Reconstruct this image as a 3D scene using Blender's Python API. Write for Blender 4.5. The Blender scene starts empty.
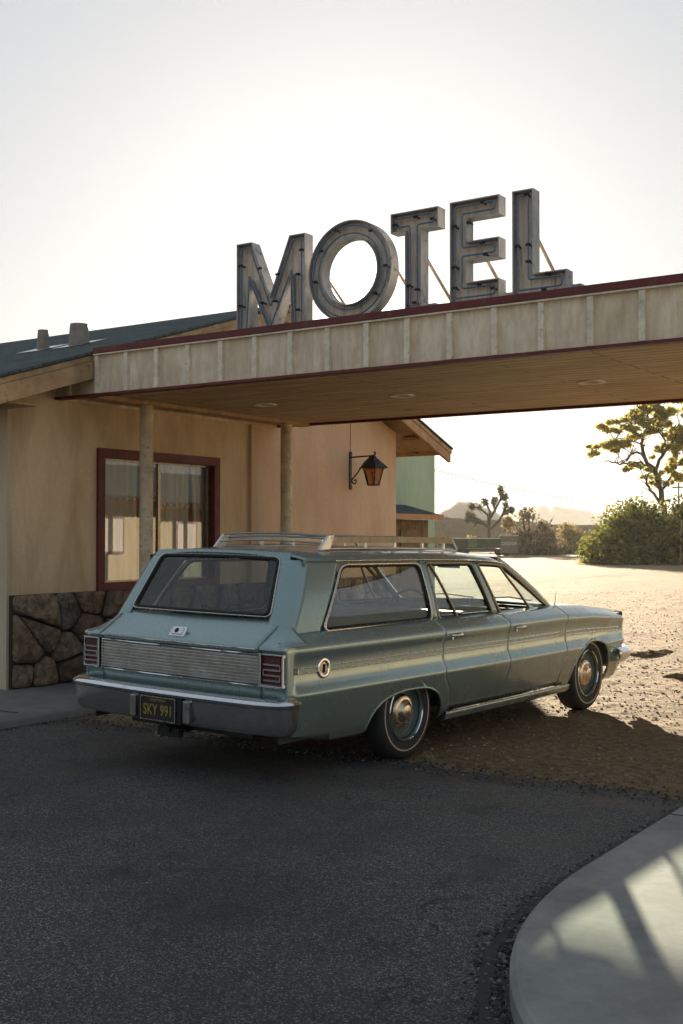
import bpy, math, random
import numpy as np
from mathutils import Vector, noise, Matrix
R = math.radians
random.seed(7); rng = np.random.default_rng(7)
S = bpy.context.scene
COL = S.collection

# ------------------------------------------------------------------ camera, sky, sun, exposure
H, PITCH, FPX, YAW = 1.5836, 0.0206, 1165.73, 0.5906
cam = bpy.data.objects.new('camera', bpy.data.cameras.new('camera')); COL.objects.link(cam)
cam.location = (0, 0, H); cam.rotation_euler = (math.pi/2 + PITCH, 0, YAW)
cam.data.sensor_fit = 'HORIZONTAL'; cam.data.sensor_width = 24.0; cam.data.lens = FPX/683*24.0
cam.data.clip_start = 0.05; cam.data.clip_end = 20000
S.camera = cam
SUN = Vector((-0.5328, 0.8244, 0.1910)).normalized()
SUN_EL = math.asin(SUN.z); SUN_AZ = math.atan2(SUN.x, SUN.y)
S.view_settings.view_transform = 'Standard'; S.view_settings.look = 'None'
S.view_settings.exposure = 2.3; S.view_settings.gamma = 1.0
S.cycles.use_denoising = True
S.cycles.max_bounces = 10; S.cycles.transparent_max_bounces = 24; S.cycles.glossy_bounces = 5
S.cycles.volume_bounces = 0; S.cycles.caustics_reflective = False; S.cycles.caustics_refractive = False
S.cycles.sample_clamp_indirect = 6
W = bpy.data.worlds.new('World'); S.world = W; W.use_nodes = True
nt = W.node_tree; nt.nodes.clear()
wo = nt.nodes.new('ShaderNodeOutputWorld'); bg = nt.nodes.new('ShaderNodeBackground')
sky = nt.nodes.new('ShaderNodeTexSky'); sky.sky_type = 'NISHITA'; sky.sun_disc = False
sky.sun_elevation = SUN_EL; sky.sun_rotation = SUN_AZ
sky.air_density = 1.0; sky.dust_density = 1.0; sky.ozone_density = 2.5; sky.altitude = 300
bg.inputs[1].default_value = 0.103
# dusty air evens the sky out: less contrast between the sunward and the far side
sc_ = nt.nodes.new('ShaderNodeVectorMath'); sc_.operation = 'SCALE'; sc_.inputs['Scale'].default_value = 0.5
gm_ = nt.nodes.new('ShaderNodeGamma'); gm_.inputs[1].default_value = 0.27
nt.links.new(sky.outputs[0], sc_.inputs[0]); nt.links.new(sc_.outputs[0], gm_.inputs[0])
nt.links.new(gm_.outputs[0], bg.inputs[0])
# the sun's own disc and its aureole, part of the sky light
tc = nt.nodes.new('ShaderNodeTexCoord')
dot = nt.nodes.new('ShaderNodeVectorMath'); dot.operation = 'DOT_PRODUCT'
nt.links.new(tc.outputs['Generated'], dot.inputs[0]); dot.inputs[1].default_value = SUN
def wm(op, a, b=None):
    n = nt.nodes.new('ShaderNodeMath'); n.operation = op
    for i, v in enumerate((a, b)):
        if v is None: continue
        if isinstance(v, (int, float)): n.inputs[i].default_value = v
        else: nt.links.new(v, n.inputs[i])
    return n.outputs[0]
d0 = wm('MAXIMUM', dot.outputs['Value'], 0.0)
glow = wm('ADD', wm('MULTIPLY', wm('POWER', d0, 1500.0), 1.2), wm('MULTIPLY', wm('POWER', d0, 40.0), 0.06))
glow = wm('ADD', glow, wm('MULTIPLY', wm('POWER', d0, 6.0), 0.008))
disc = wm('MULTIPLY', wm('GREATER_THAN', dot.outputs['Value'], math.cos(R(0.42))), 12.0)
bg2 = nt.nodes.new('ShaderNodeBackground'); bg2.inputs[0].default_value = (1, .93, .80, 1)
nt.links.new(wm('ADD', glow, disc), bg2.inputs[1])
ad = nt.nodes.new('ShaderNodeAddShader')
nt.links.new(bg.outputs[0], ad.inputs[0]); nt.links.new(bg2.outputs[0], ad.inputs[1])
nt.links.new(ad.outputs[0], wo.inputs[0])
sl = bpy.data.lights.new('sun', 'SUN'); sl.energy = 5.0; sl.angle = R(0.5); sl.color = (1, .86, .65)
so = bpy.data.objects.new('sun', sl); COL.objects.link(so); so.location = (0, 0, 30)
so.rotation_euler = SUN.to_track_quat('Z', 'Y').to_euler()

# ------------------------------------------------------------------ helpers
FW = np.array([-math.sin(YAW)*math.cos(PITCH), math.cos(YAW)*math.cos(PITCH), math.sin(PITCH)])
RT = np.array([math.cos(YAW), math.sin(YAW), 0.]); UP = np.cross(RT, FW)
def at(px, py, d):
    """world point seen at that place of the photograph, d metres ahead"""
    return np.array([0, 0, H]) + (FW + RT*(px-341.5)/FPX - UP*(py-512)/FPX)*d

class MB:
    def __init__(s): s.v = []; s.f = []; s.c = []
    def add(s, vs, fs, col=None):
        o = len(s.v); s.v += [tuple(float(a) for a in p) for p in vs]
        s.f += [tuple(i+o for i in f) for f in fs]; s.c += [col]*len(fs)
    def box(s, a, b, M=None, col=None):
        x0, y0, z0 = a; x1, y1, z1 = b
        v = [(x0,y0,z0),(x1,y0,z0),(x1,y1,z0),(x0,y1,z0),(x0,y0,z1),(x1,y0,z1),(x1,y1,z1),(x0,y1,z1)]
        if M: v = [M @ Vector(p) for p in v]
        s.add(v, [(0,3,2,1),(4,5,6,7),(0,1,5,4),(1,2,6,5),(2,3,7,6),(3,0,4,7)], col)
    def tube(s, pts, r, n=8, cap=True, closed=False, flat=1.0):
        pts = [Vector(p) for p in pts]; m = len(pts)
        rs = r if isinstance(r, (list, tuple)) else [r]*m
        rings = []; up = None
        for i, p in enumerate(pts):
            if closed: t = pts[(i+1) % m] - pts[i-1]
            else: t = pts[min(i+1, m-1)] - pts[max(i-1, 0)]
            t.normalize()
            if up is None:
                up = Vector((0,0,1)) if abs(t.z) < .9 else Vector((1,0,0))
            a = up - t*up.dot(t)
            if a.length < 1e-5: a = t.orthogonal()
            a.normalize(); b = t.cross(a); up = a
            rings.append([p + (a*math.cos(2*math.pi*k/n)*flat + b*math.sin(2*math.pi*k/n))*rs[i] for k in range(n)])
        vs = [q for rg in rings for q in rg]; fs = []
        for i in range(m if closed else m-1):
            j = (i+1) % m
            for k in range(n):
                fs.append((i*n+k, i*n+(k+1) % n, j*n+(k+1) % n, j*n+k))
        if cap and not closed:
            fs.append(tuple(range(n-1, -1, -1))); fs.append(tuple((m-1)*n+k for k in range(n)))
        s.add(vs, fs)
    def grid(s, P, wrap=False, flip=False):
        """P[i][j] points"""
        n = len(P); m = len(P[0]); vs = [q for row in P for q in row]; fs = []
        for i in range(n if wrap else n-1):
            k = (i+1) % n
            for j in range(m-1):
                q = (i*m+j, k*m+j, k*m+j+1, i*m+j+1)
                fs.append(q[::-1] if flip else q)
        s.add(vs, fs)
    def prism(s, poly, d, holes=None):
        """poly: 3D points, d: extrusion vector"""
        n = len(poly); d = Vector(d); a = [Vector(p) for p in poly]; b = [p + d for p in a]
        s.add(a+b, [tuple(range(n-1, -1, -1)), tuple(range(n, 2*n))] + [(i, (i+1) % n, n+(i+1) % n, n+i) for i in range(n)])
    def lathe(s, prof, c=(0,0,0), axis='Z', n=32, sgn=1):
        P = []
        for k in range(n):
            a = 2*math.pi*k/n; row = []
            for r, h in prof:
                if axis == 'Z': row.append((c[0]+r*math.cos(a), c[1]+r*math.sin(a), c[2]+h))
                elif axis == 'Y': row.append((c[0]+r*math.cos(a), c[1]+sgn*h, c[2]+r*math.sin(a)))
                else: row.append((c[0]+sgn*h, c[1]+r*math.cos(a), c[2]+r*math.sin(a)))
            P.append(row)
        s.grid(P, wrap=True)
    def build(s, name, mat, parent=None, smooth=None, bevel=0, solid=0, merge=0, off=0.0):
        me = bpy.data.meshes.new(name); me.from_pydata(s.v, [], s.f)
        if merge:
            import bmesh
            bm = bmesh.new(); bm.from_mesh(me); bmesh.ops.remove_doubles(bm, verts=bm.verts, dist=merge)
            bmesh.ops.dissolve_degenerate(bm, edges=bm.edges, dist=merge*.5)
            bmesh.ops.recalc_face_normals(bm, faces=bm.faces); bm.to_mesh(me); bm.free()
        elif any(c is not None for c in s.c):
            at_ = me.attributes.new('tone', 'FLOAT', 'FACE')
            at_.data.foreach_set('value', [0.5 if c is None else c for c in s.c])
        if smooth is not None:
            me.polygons.foreach_set('use_smooth', [True]*len(me.polygons))
            me.set_sharp_from_angle(angle=R(smooth))
        me.materials.append(mat)
        o = bpy.data.objects.new(name, me); COL.objects.link(o)
        if parent is not None: o.parent = parent
        if solid:
            m = o.modifiers.new('solid', 'SOLIDIFY'); m.thickness = solid; m.offset = off
        if bevel:
            m = o.modifiers.new('bevel', 'BEVEL'); m.width = bevel; m.segments = 2; m.limit_method = 'ANGLE'; m.angle_limit = R(40)
        return o
def tag(o, label=None, cat=None, group=None, kind=None):
    if label: o['label'] = label
    if cat: o['category'] = cat
    if group: o['group'] = group
    if kind: o['kind'] = kind
    return o
def empty(name, loc=(0,0,0), rz=0, label=None, cat=None, group=None):
    o = bpy.data.objects.new(name, None); COL.objects.link(o); o.location = loc; o.rotation_euler = (0,0,rz)
    o.empty_display_size = .2
    return tag(o, label, cat, group)
def text_mesh(name, body, size, depth, mat, parent, M, sx=1.0):
    cu = bpy.data.curves.new(name, 'FONT'); cu.body = body; cu.size = size; cu.extrude = depth
    cu.align_x = 'CENTER'; cu.align_y = 'CENTER'; cu.space_character = 1.05; cu.offset = size*.012
    t = bpy.data.objects.new('tmp', cu); COL.objects.link(t)
    bpy.context.view_layer.update()
    me = bpy.data.meshes.new_from_object(t.evaluated_get(bpy.context.evaluated_depsgraph_get()))
    bpy.data.objects.remove(t)
    me.transform(M @ Matrix.Scale(sx, 4, (1,0,0))); me.materials.clear(); me.materials.append(mat)
    o = bpy.data.objects.new(name, me); COL.objects.link(o); o.parent = parent
    return o
def lerp(a, b, t): return a + (b-a)*t
def sm(t): t = max(0., min(1., t)); return t*t*(3-2*t)

# ------------------------------------------------------------------ materials
class NT:
    def __init__(s, name):
        s.m = bpy.data.materials.new(name); s.m.use_nodes = True; s.t = s.m.node_tree; s.t.nodes.clear()
        s.out = s.n('ShaderNodeOutputMaterial'); s.p = s.n('ShaderNodeBsdfPrincipled')
        s.l(s.p.outputs[0], s.out.inputs[0]); s.tc = s.n('ShaderNodeTexCoord')
    def n(s, t, **k):
        n = s.t.nodes.new(t)
        for a, b in k.items(): setattr(n, a, b)
        return n
    def l(s, a, b): s.t.links.new(a, b)
    def coord(s, scale=(1,1,1), src='Object'):
        mp = s.n('ShaderNodeMapping'); mp.inputs['Scale'].default_value = scale
        s.l(s.tc.outputs[src], mp.inputs[0]); return mp.outputs[0]
    def noise(s, scale, detail=6, rough=.6, co=None, sc=(1,1,1), dist=0):
        n = s.n('ShaderNodeTexNoise'); n.inputs['Scale'].default_value = scale; n.inputs['Detail'].default_value = detail
        n.inputs['Roughness'].default_value = rough; n.inputs['Distortion'].default_value = dist
        s.l(co if co is not None else s.coord(sc), n.inputs['Vector']); return n.outputs[0]
    def vor(s, scale, out='Distance', sc=(1,1,1), feat='F1', rnd=1):
        n = s.n('ShaderNodeTexVoronoi'); n.feature = feat; n.inputs['Scale'].default_value = scale
        n.inputs['Randomness'].default_value = rnd
        s.l(s.coord(sc), n.inputs['Vector']); return n.outputs[out]
    def ramp(s, x, stops):
        r = s.n('ShaderNodeValToRGB'); e = r.color_ramp.elements
        while len(e) < len(stops): e.new(.5)
        for k, (p, c) in enumerate(stops):
            e[k].position = p; e[k].color = (c, c, c, 1) if isinstance(c, (int, float)) else (*c, 1)
        s.l(x, r.inputs[0]); return r.outputs[0]
    def mix(s, f, a, b, mode='MIX'):
        m = s.n('ShaderNodeMix', data_type='RGBA', blend_type=mode)
        for i, v in ((0, f), (6, a), (7, b)):
            if isinstance(v, (int, float)) and i == 0: m.inputs[0].default_value = v
            elif isinstance(v, (int, float)): m.inputs[i].default_value = (v, v, v, 1)
            elif isinstance(v, tuple): m.inputs[i].default_value = (*v, 1)
            else: s.l(v, m.inputs[i])
        return m.outputs[2]
    def math(s, op, a, b=0.0):
        m = s.n('ShaderNodeMath', operation=op)
        for i, v in enumerate((a, b)):
            if isinstance(v, (int, float)): m.inputs[i].default_value = v
            else: s.l(v, m.inputs[i])
        return m.outputs[0]
    def bump(s, h, strength=.4, dist=.01, prev=None):
        b = s.n('ShaderNodeBump'); b.inputs['Strength'].default_value = strength; b.inputs['Distance'].default_value = dist
        s.l(h, b.inputs['Height'])
        if prev is not None: s.l(prev, b.inputs['Normal'])
        s.l(b.outputs[0], s.p.inputs['Normal']); return b.outputs[0]
    def set(s, **k):
        for a, v in k.items():
            i = s.p.inputs[{'col':'Base Color','rough':'Roughness','metal':'Metallic','coat':'Coat Weight','spec':'Specular IOR Level','coatr':'Coat Roughness','trans':'Transmission Weight','sub':'Subsurface Weight'}[a]]
            if isinstance(v, tuple): i.default_value = (*v, 1)
            elif isinstance(v, (int, float)): i.default_value = v
            else: s.l(v, i)
        return s
def simple(name, col, rough=.6, metal=0, var=.25, scale=8, bump=0, spec=.5, rust=None, coat=0):
    t = NT(name); n = t.noise(scale, 7, .65)
    dark = tuple(c*(1-var) for c in col); lite = tuple(min(1, c*(1+var*.6)) for c in col)
    c = t.ramp(n, [(.3, dark), (.7, lite)])
    if rust: c = t.mix(t.ramp(t.noise(scale*3, 8, .75), [(.56, 0.), (.66, 1.)]), c, rust)
    t.set(col=c, rough=t.ramp(t.noise(scale*2), [(.3, max(0, rough-.1)), (.7, min(1, rough+.1))]), metal=metal, spec=spec, coat=coat)
    if bump: t.bump(t.noise(scale*12, 4), bump, .004)
    return t.m

M = {}
def stucco(name, base, stain, stain_amt=.75, lo=None):
    t = NT(name)
    streak = t.noise(1.5, 7, .7, sc=(1.3, 1.3, .42), dist=.3); blot = t.noise(1.1, 5, .6); fine = t.noise(28, 5, .7)
    f = t.math('MULTIPLY', t.ramp(streak, [(.42, 0.), (.64, 1.)]), stain_amt)
    c = t.mix(f, base, stain)
    c = t.mix(t.ramp(t.noise(2.4, 8, .75, sc=(2.2, 2.2, .16)), [(.54, 0.), (.68, .45)]), c, tuple(b*1.25 for b in stain))
    c = t.mix(t.ramp(blot, [(.35, .35), (.6, 0.)]), c, tuple(b*.72 for b in base))
    c = t.mix(t.math('MULTIPLY', t.ramp(fine, [(.3, 1.), (.6, 0.)]), .22), c, tuple(b*.6 for b in base))
    t.set(col=c, rough=.92, spec=.2)
    b = t.bump(t.noise(60, 5, .7), .55, .006); t.bump(t.noise(7, 4, .5), .25, .02, b)
    return t.m
M['stucco'] = stucco('aged_cream_stucco', (.73,.58,.39), (.40,.25,.135), .65)
M['stucco_pink'] = stucco('aged_pinkish_stucco', (.74,.55,.37), (.52,.32,.20), .5)
M['stucco_light'] = stucco('light_cream_stucco', (.62,.53,.38), (.42,.32,.2), .4)
M['stucco_green'] = stucco('pale_green_stucco', (.44,.57,.42), (.32,.44,.32), .5)
M['maroon'] = simple('maroon_paint', (.13,.02,.018), .6, var=.35, scale=5, bump=.15, rust=(.16,.06,.04))
M['wood_trim'] = simple('weathered_tan_wood', (.46,.30,.165), .85, var=.35, scale=4, bump=.4, rust=(.14,.08,.045))
M['post'] = simple('tan_post_paint', (.66,.55,.39), .75, var=.3, scale=6, bump=.15, rust=(.25,.15,.09))
t = NT('cream_fascia_panel')
st = t.noise(5, 7, .65, sc=(3.2, 3.2, .35)); sp = t.noise(2.4, 5)
gz = t.n('ShaderNodeSeparateXYZ'); t.l(t.tc.outputs['Object'], gz.inputs[0])
edge = t.ramp(t.noise(9, 6, .7, sc=(1.6, 1, .5)), [(.40, 0.), (.60, 1.)])
c = t.mix(t.math('MULTIPLY', t.ramp(st, [(.48, 0.), (.72, 1.)]), .48), (.84,.74,.57), (.42,.27,.155))
c = t.mix(t.math('MULTIPLY', t.ramp(sp, [(.45, 0.), (.62, 1.)]), .35), c, (.45,.33,.2))
c = t.mix(t.math('MULTIPLY', edge, .30), c, (.42,.29,.17))
t.set(col=c, rough=.75, spec=.3); t.bump(t.noise(40, 5), .2, .003); M['fascia'] = t.m
M['batten'] = simple('cream_batten_paint', (.80,.71,.56), .7, var=.25, scale=9, bump=.2, rust=(.42,.29,.17))
t = NT('wooden_soffit_boards')       # boards run along X
w = t.n('ShaderNodeTexBrick'); w.inputs['Scale'].default_value = 1; w.inputs['Brick Width'].default_value = 2.4
w.inputs['Row Height'].default_value = .135; w.inputs['Mortar Size'].default_value = .006; w.offset_frequency = 3; w.offset = .37
w.inputs['Color1'].default_value = (.66,.50,.30,1); w.inputs['Color2'].default_value = (.56,.41,.23,1); w.inputs['Mortar'].default_value = (.06,.035,.02,1)
t.l(t.coord(), w.inputs['Vector'])
c = t.mix(t.math('MULTIPLY', t.ramp(t.noise(3, 7, .7, sc=(.5, 5, 1)), [(.42, 0.), (.66, 1.)]), .65), w.outputs[0], (.20,.115,.055))
t.set(col=c, rough=.7, spec=.3); t.bump(w.outputs['Fac'], -.6, .006); M['soffit'] = t.m
t = NT('dark_shingles')
w = t.n('ShaderNodeTexBrick'); w.inputs['Scale'].default_value = 1; w.inputs['Brick Width'].default_value = .3
w.inputs['Row Height'].default_value = .14; w.inputs['Mortar Size'].default_value = .008; w.inputs['Bias'].default_value = -.2
w.inputs['Color1'].default_value = (.10,.115,.11,1); w.inputs['Color2'].default_value = (.055,.066,.066,1); w.inputs['Mortar'].default_value = (.012,.016,.02,1)
t.l(t.coord(), w.inputs['Vector'])
c = t.mix(t.math('MULTIPLY', t.noise(3, 6), .5), w.outputs[0], (.10,.12,.12)); t.set(col=c, rough=.95, spec=.1)
b = t.bump(w.outputs['Fac'], -1., .012); t.bump(t.noise(60, 4), .5, .004, b); M['shingle'] = t.m
t = NT('field_stone')
a = t.n('ShaderNodeAttribute'); a.attribute_name = 'tone'
c = t.ramp(a.outputs['Fac'], [(0., (.20,.14,.10)), (.25, (.44,.33,.23)), (.5, (.28,.25,.22)), (.75, (.52,.39,.27)), (1., (.34,.24,.165))])
c = t.mix(t.ramp(t.noise(9, 8, .7, dist=.6), [(.4, .75), (.65, 0.)]), c, (.05,.035,.025))
t.set(col=c, rough=.85, spec=.25); b = t.bump(t.noise(14, 9, .75, sc=(1,1,2.2), dist=1.2), 1., .035); t.bump(t.noise(60, 5, .8), .6, .006, b); M['stone'] = t.m
M['mortar'] = simple('dark_mortar', (.045,.035,.028), .95, var=.4, scale=20, bump=.5)
t = NT('asphalt')
ag = t.vor(165, 'Color'); big = t.noise(.55, 6, .6); mid = t.noise(4, 6, .7)
sep = t.n('ShaderNodeSeparateColor'); t.l(ag, sep.inputs[0])
c = t.ramp(sep.outputs[0], [(0., (.027,.029,.031)), (.5, (.055,.059,.062)), (.82, (.13,.13,.127)), (1., (.36,.35,.32))])
c = t.mix(t.ramp(big, [(.38, .6), (.58, 0.)]), c, (.026,.027,.029))
c = t.mix(t.ramp(t.noise(1.7, 5, .6), [(.58, 0.), (.70, .6)]), c, (.018,.018,.019))
c = t.mix(t.ramp(t.noise(.9, 6, .65, sc=(1,.35,1)), [(.55, 0.), (.72, .4)]), c, (.12,.115,.105))
ck = t.n('ShaderNodeTexVoronoi'); ck.feature = 'DISTANCE_TO_EDGE'; ck.inputs['Scale'].default_value = .42; wp = t.n('ShaderNodeVectorMath'); wp.operation = 'ADD'; nn_ = t.n('ShaderNodeTexNoise'); nn_.inputs['Scale'].default_value = 2.5; nn_.inputs['Detail'].default_value = 6; t.l(t.coord(), nn_.inputs['Vector']); t.l(t.coord(), wp.inputs[0]); t.l(nn_.outputs['Color'], wp.inputs[1]); t.l(wp.outputs[0], ck.inputs['Vector'])
c = t.mix(t.math('MULTIPLY', t.ramp(ck.outputs[0], [(.002, 1.), (.006, 0.)]), t.ramp(t.noise(.8, 3), [(.5, 0.), (.56, .8)])), c, (.008,.008,.008))
c = t.mix(t.math('MULTIPLY', t.ramp(mid, [(.45, 0.), (.72, 1.)]), .35), c, (.085,.078,.068))
sy_ = t.n('ShaderNodeSeparateXYZ'); t.l(t.tc.outputs['Object'], sy_.inputs[0])
c = t.mix(t.math('MULTIPLY', t.ramp(t.math('MULTIPLY', sy_.outputs[1], .1), [(.42, 0.), (.72, .75)]), t.ramp(t.noise(2.6, 7, .75), [(.40, 0.), (.68, 1.)])), c, (.16,.12,.08))
t.set(col=c, rough=.82, spec=.35); b = t.bump(t.vor(165), 1., .007); b = t.bump(t.noise(45, 6, .8), .6, .007, b); t.bump(t.noise(3, 5, .6), .3, .03, b); M['asphalt'] = t.m
t = NT('concrete')
c = t.ramp(t.noise(2.2, 9, .75), [(.3, (.15,.15,.14)), (.7, (.29,.285,.26))])
c = t.mix(t.ramp(t.noise(26, 6, .8), [(.58, 0.), (.70, .5)]), c, (.16,.15,.13))
c = t.mix(t.math('MULTIPLY', t.ramp(t.noise(1.1, 5, .6, sc=(1,.5,1)), [(.5, 0.), (.7, 1.)]), .5), c, (.13,.12,.105))
c = t.mix(t.ramp(t.vor(9), [(.02, 1.), (.035, 0.)]), c, (.06,.055,.05))
t.set(col=c, rough=.85, spec=.25); b = t.bump(t.noise(70, 5, .7), .25, .003); t.bump(t.noise(6, 4), .2, .01, b); M['concrete'] = t.m
M['walk'] = simple('grey_walk_concrete', (.17,.165,.155), .9, var=.3, scale=5, bump=.35)
t = NT('desert_dirt')
c = t.ramp(t.noise(.9, 8, .65), [(.3, (.25,.17,.095)), (.7, (.41,.29,.165))])
c = t.mix(t.ramp(t.noise(14, 7, .75), [(.42, .75), (.56, 0.)]), c, (.14,.095,.06))
c = t.mix(t.ramp(t.noise(.06, 5, .6), [(.42, 0.), (.62, .6)]), c, (.31,.235,.145))
t.set(col=c, rough=.95, spec=.12)
b = t.bump(t.noise(30, 8, .85), .9, .03); b = t.bump(t.noise(6, 8, .8, dist=.4), .6, .07, b); t.bump(t.noise(1.3, 7, .7), .8, .16, b); M['dirt'] = t.m
t = NT('pebble'); a = t.n('ShaderNodeAttribute'); a.attribute_name = 'tone'
t.set(col=t.ramp(a.outputs['Fac'], [(0., (.16,.115,.072)), (.6, (.23,.17,.11)), (1., (.32,.25,.165))]), rough=.9, spec=.15); M['pebble'] = t.m
t = NT('dark_gravel'); a = t.n('ShaderNodeAttribute'); a.attribute_name = 'tone'
t.set(col=t.ramp(a.outputs['Fac'], [(0., (.02,.02,.02)), (.7, (.07,.068,.06)), (1., (.22,.21,.19))]), rough=.85, spec=.3); M['gravel'] = t.m
# car
t = NT('teal_metallic_paint')
dust = t.ramp(t.noise(2.2, 7, .65, sc=(1,1,2)), [(.35, 0.), (.75, 1.)])
c = t.mix(t.math('MULTIPLY', dust, .12), (.25,.345,.345), (.36,.34,.27))
lo = t.n('ShaderNodeSeparateXYZ'); t.l(t.tc.outputs['Object'], lo.inputs[0])
grime = t.math('MULTIPLY', t.ramp(lo.outputs[2], [(.25, 1.), (.62, 0.)]), t.ramp(t.noise(5, 6, .7), [(.3, .15), (.7, .6)]))
c = t.mix(grime, c, (.16,.135,.10))
t.set(col=c, metal=.5, rough=t.ramp(t.noise(3, 7, .7), [(.3, .22), (.75, .31)]), coat=.6, coatr=.13)
t.bump(t.noise(1.7, 2, .5), .06, .012); M['paint'] = t.m
t = NT('chrome')
t.set(col=t.mix(t.ramp(t.noise(18, 8, .75), [(.55, 0.), (.72, .55)]), (.76,.77,.78), (.34,.27,.21)), metal=1., rough=t.ramp(t.noise(12, 7, .7), [(.3, .06), (.75, .22)]))
t.bump(t.noise(4, 3), .06, .01); M['chrome'] = t.m; M['rackbar'] = simple('dull_rack_bar', (.30,.30,.30), .35, 1, var=.1)
M['alu'] = simple('brushed_aluminium', (.60,.60,.58), .36, 1, var=.15, scale=10)
M['trimchrome'] = simple('aged_bright_trim', (.58,.54,.48), .24, 1, var=.05, scale=14)
M['bronze'] = simple('brown_window_frame', (.30,.24,.18), .32, .85, var=.08, scale=14)
M['rubber'] = simple('tyre_rubber', (.022,.021,.02), .8, var=.4, scale=18, bump=.3)
M['whitewall'] = simple('dusty_whitewall', (.45,.40,.34), .7, var=.25, scale=14)
M['hub'] = simple('dull_hubcap', (.58,.50,.41), .27, .95, var=.25, scale=12, rust=(.33,.22,.14))
M['rimpaint'] = simple('grey_green_rim', (.14,.19,.17), .45, .2, var=.35, scale=14)
M['black'] = simple('matt_black', (.012,.012,.012), .75, var=.3)
M['lens'] = simple('dark_red_lens', (.10,.008,.008), .15, var=.3, scale=20, coat=.5)
M['inner'] = simple('dark_interior', (.035,.045,.045), .8, var=.3)
M['vinyl'] = simple('faded_green_vinyl', (.13,.15,.12), .55, var=.3, scale=6, bump=.2)
M['headliner'] = simple('grey_headliner', (.30,.30,.27), .9, var=.15)
M['woodgrain'] = simple('tan_rack_rail', (.48,.34,.19), .5, var=.3, scale=14, rust=(.3,.18,.09))
M['redpin'] = simple('moulding_insert', (.11,.03,.022), .4, var=.3, scale=14)
M['plate'] = simple('black_plate', (.012,.012,.010), .45, var=.3)
M['yellow'] = simple('faded_yellow_paint', (.32,.22,.06), .6, var=.3, scale=30)
def glass(name, tint, gloss, rough=.02, dirt=.05, fres=.9):
    t = NT(name); t.t.nodes.remove(t.p)
    tr = t.n('ShaderNodeBsdfTransparent'); tr.inputs[0].default_value = (*tint, 1)
    gl = t.n('ShaderNodeBsdfGlossy'); gl.inputs['Roughness'].default_value = rough
    df = t.n('ShaderNodeBsdfDiffuse'); df.inputs[0].default_value = (.42,.37,.29,1)
    fr = t.n('ShaderNodeLayerWeight'); fr.inputs[0].default_value = .22
    k = t.math('ADD', t.math('MULTIPLY', fr.outputs['Fresnel'], fres), gloss)
    m1 = t.n('ShaderNodeMixShader'); t.l(t.ramp(t.noise(7, 7, .7), [(.35, dirt*.3), (.75, dirt*2)]), m1.inputs[0]); t.l(tr.outputs[0], m1.inputs[1]); t.l(df.outputs[0], m1.inputs[2])
    m2 = t.n('ShaderNodeMixShader'); t.l(k, m2.inputs[0]); t.l(m1.outputs[0], m2.inputs[1]); t.l(gl.outputs[0], m2.inputs[2])
    t.l(m2.outputs[0], t.out.inputs[0]); return t.m
M['carglass'] = glass('tinted_car_glass', (.86,.93,.90), .015, .02, .018, .16)
M['rearglass'] = glass('dusty_rear_glass', (.42,.50,.52), .06, .03, .05)
M['pane'] = glass('house_pane', (.88,.90,.88), .15, .012, .03)
M['lampglass'] = glass('amber_lamp_glass', (.75,.42,.10), .05, .15, .2)
t = NT('grey_curtain'); t.set(col=t.ramp(t.noise(3, 5, sc=(1,1,.2)), [(.3, (.66,.61,.55)), (.7, (.80,.75,.69))]), rough=.95, spec=.1); M['curtain'] = t.m
M['iron'] = simple('black_wrought_iron', (.02,.019,.02), .45, .4, var=.3, scale=30, rust=(.09,.05,.03))
# sign
t = NT('weathered_sign_face')
g = t.noise(4, 8, .7, sc=(7, 7, .55)); g2 = t.noise(9, 7, .75, sc=(3, 3, .4))
c = t.ramp(g, [(.28, (.30,.21,.16)), (.40, (.66,.53,.43)), (.60, (.86,.75,.62)), (.8, (.56,.52,.48))])
c = t.mix(t.ramp(g2, [(.55, 0.), (.68, .8)]), c, (.09,.055,.045))
t.set(col=c, rough=.8, spec=.25); t.bump(g, .3, .004); M['signface'] = t.m
t = NT('weathered_sign_metal')
c = t.ramp(t.noise(6, 8, .7, sc=(3,3,.7)), [(.3, (.23,.25,.28)), (.55, (.44,.42,.40)), (.75, (.52,.45,.38))])
c = t.mix(t.ramp(t.noise(15, 7, .75), [(.56, 0.), (.66, .85)]), c, (.12,.065,.04))
t.set(col=c, rough=.6, metal=.2); M['signside'] = t.m
M['neon'] = simple('dead_blue_neon_tube', (.09,.19,.29), .25, var=.4, scale=25, coat=.4)
M['pipe'] = simple('galvanised_pipe', (.27,.24,.21), .65, .3, var=.35, scale=12, rust=(.2,.11,.06))
def leafmat(name, a, b, c, trans=.35):
    t = NT(name); t.t.nodes.remove(t.p)
    g = t.n('ShaderNodeAttribute'); g.attribute_name = 'tone'
    col = t.ramp(g.outputs['Fac'], [(0., a), (.5, b), (1., c)])
    d = t.n('ShaderNodeBsdfDiffuse'); tr = t.n('ShaderNodeBsdfTranslucent'); m = t.n('ShaderNodeMixShader'); m.inputs[0].default_value = trans
    t.l(col, d.inputs[0]); t.l(col, tr.inputs[0]); t.l(d.outputs[0], m.inputs[1]); t.l(tr.outputs[0], m.inputs[2]); t.l(m.outputs[0], t.out.inputs[0]); return t.m
M['leaf_gold'] = leafmat('autumn_leaves', (.17,.175,.05), (.34,.31,.08), (.52,.40,.10), .6)
M['leaf_green'] = leafmat('olive_leaves', (.035,.045,.012), (.10,.11,.025), (.30,.26,.06), .5)
M['leaf_dry'] = leafmat('dry_scrub_twigs', (.10,.08,.055), (.20,.16,.105), (.30,.25,.16), .3)
M['leaf_yellow'] = leafmat('yellow_scrub', (.15,.12,.05), (.27,.21,.08), (.38,.29,.12), .4)
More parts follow.
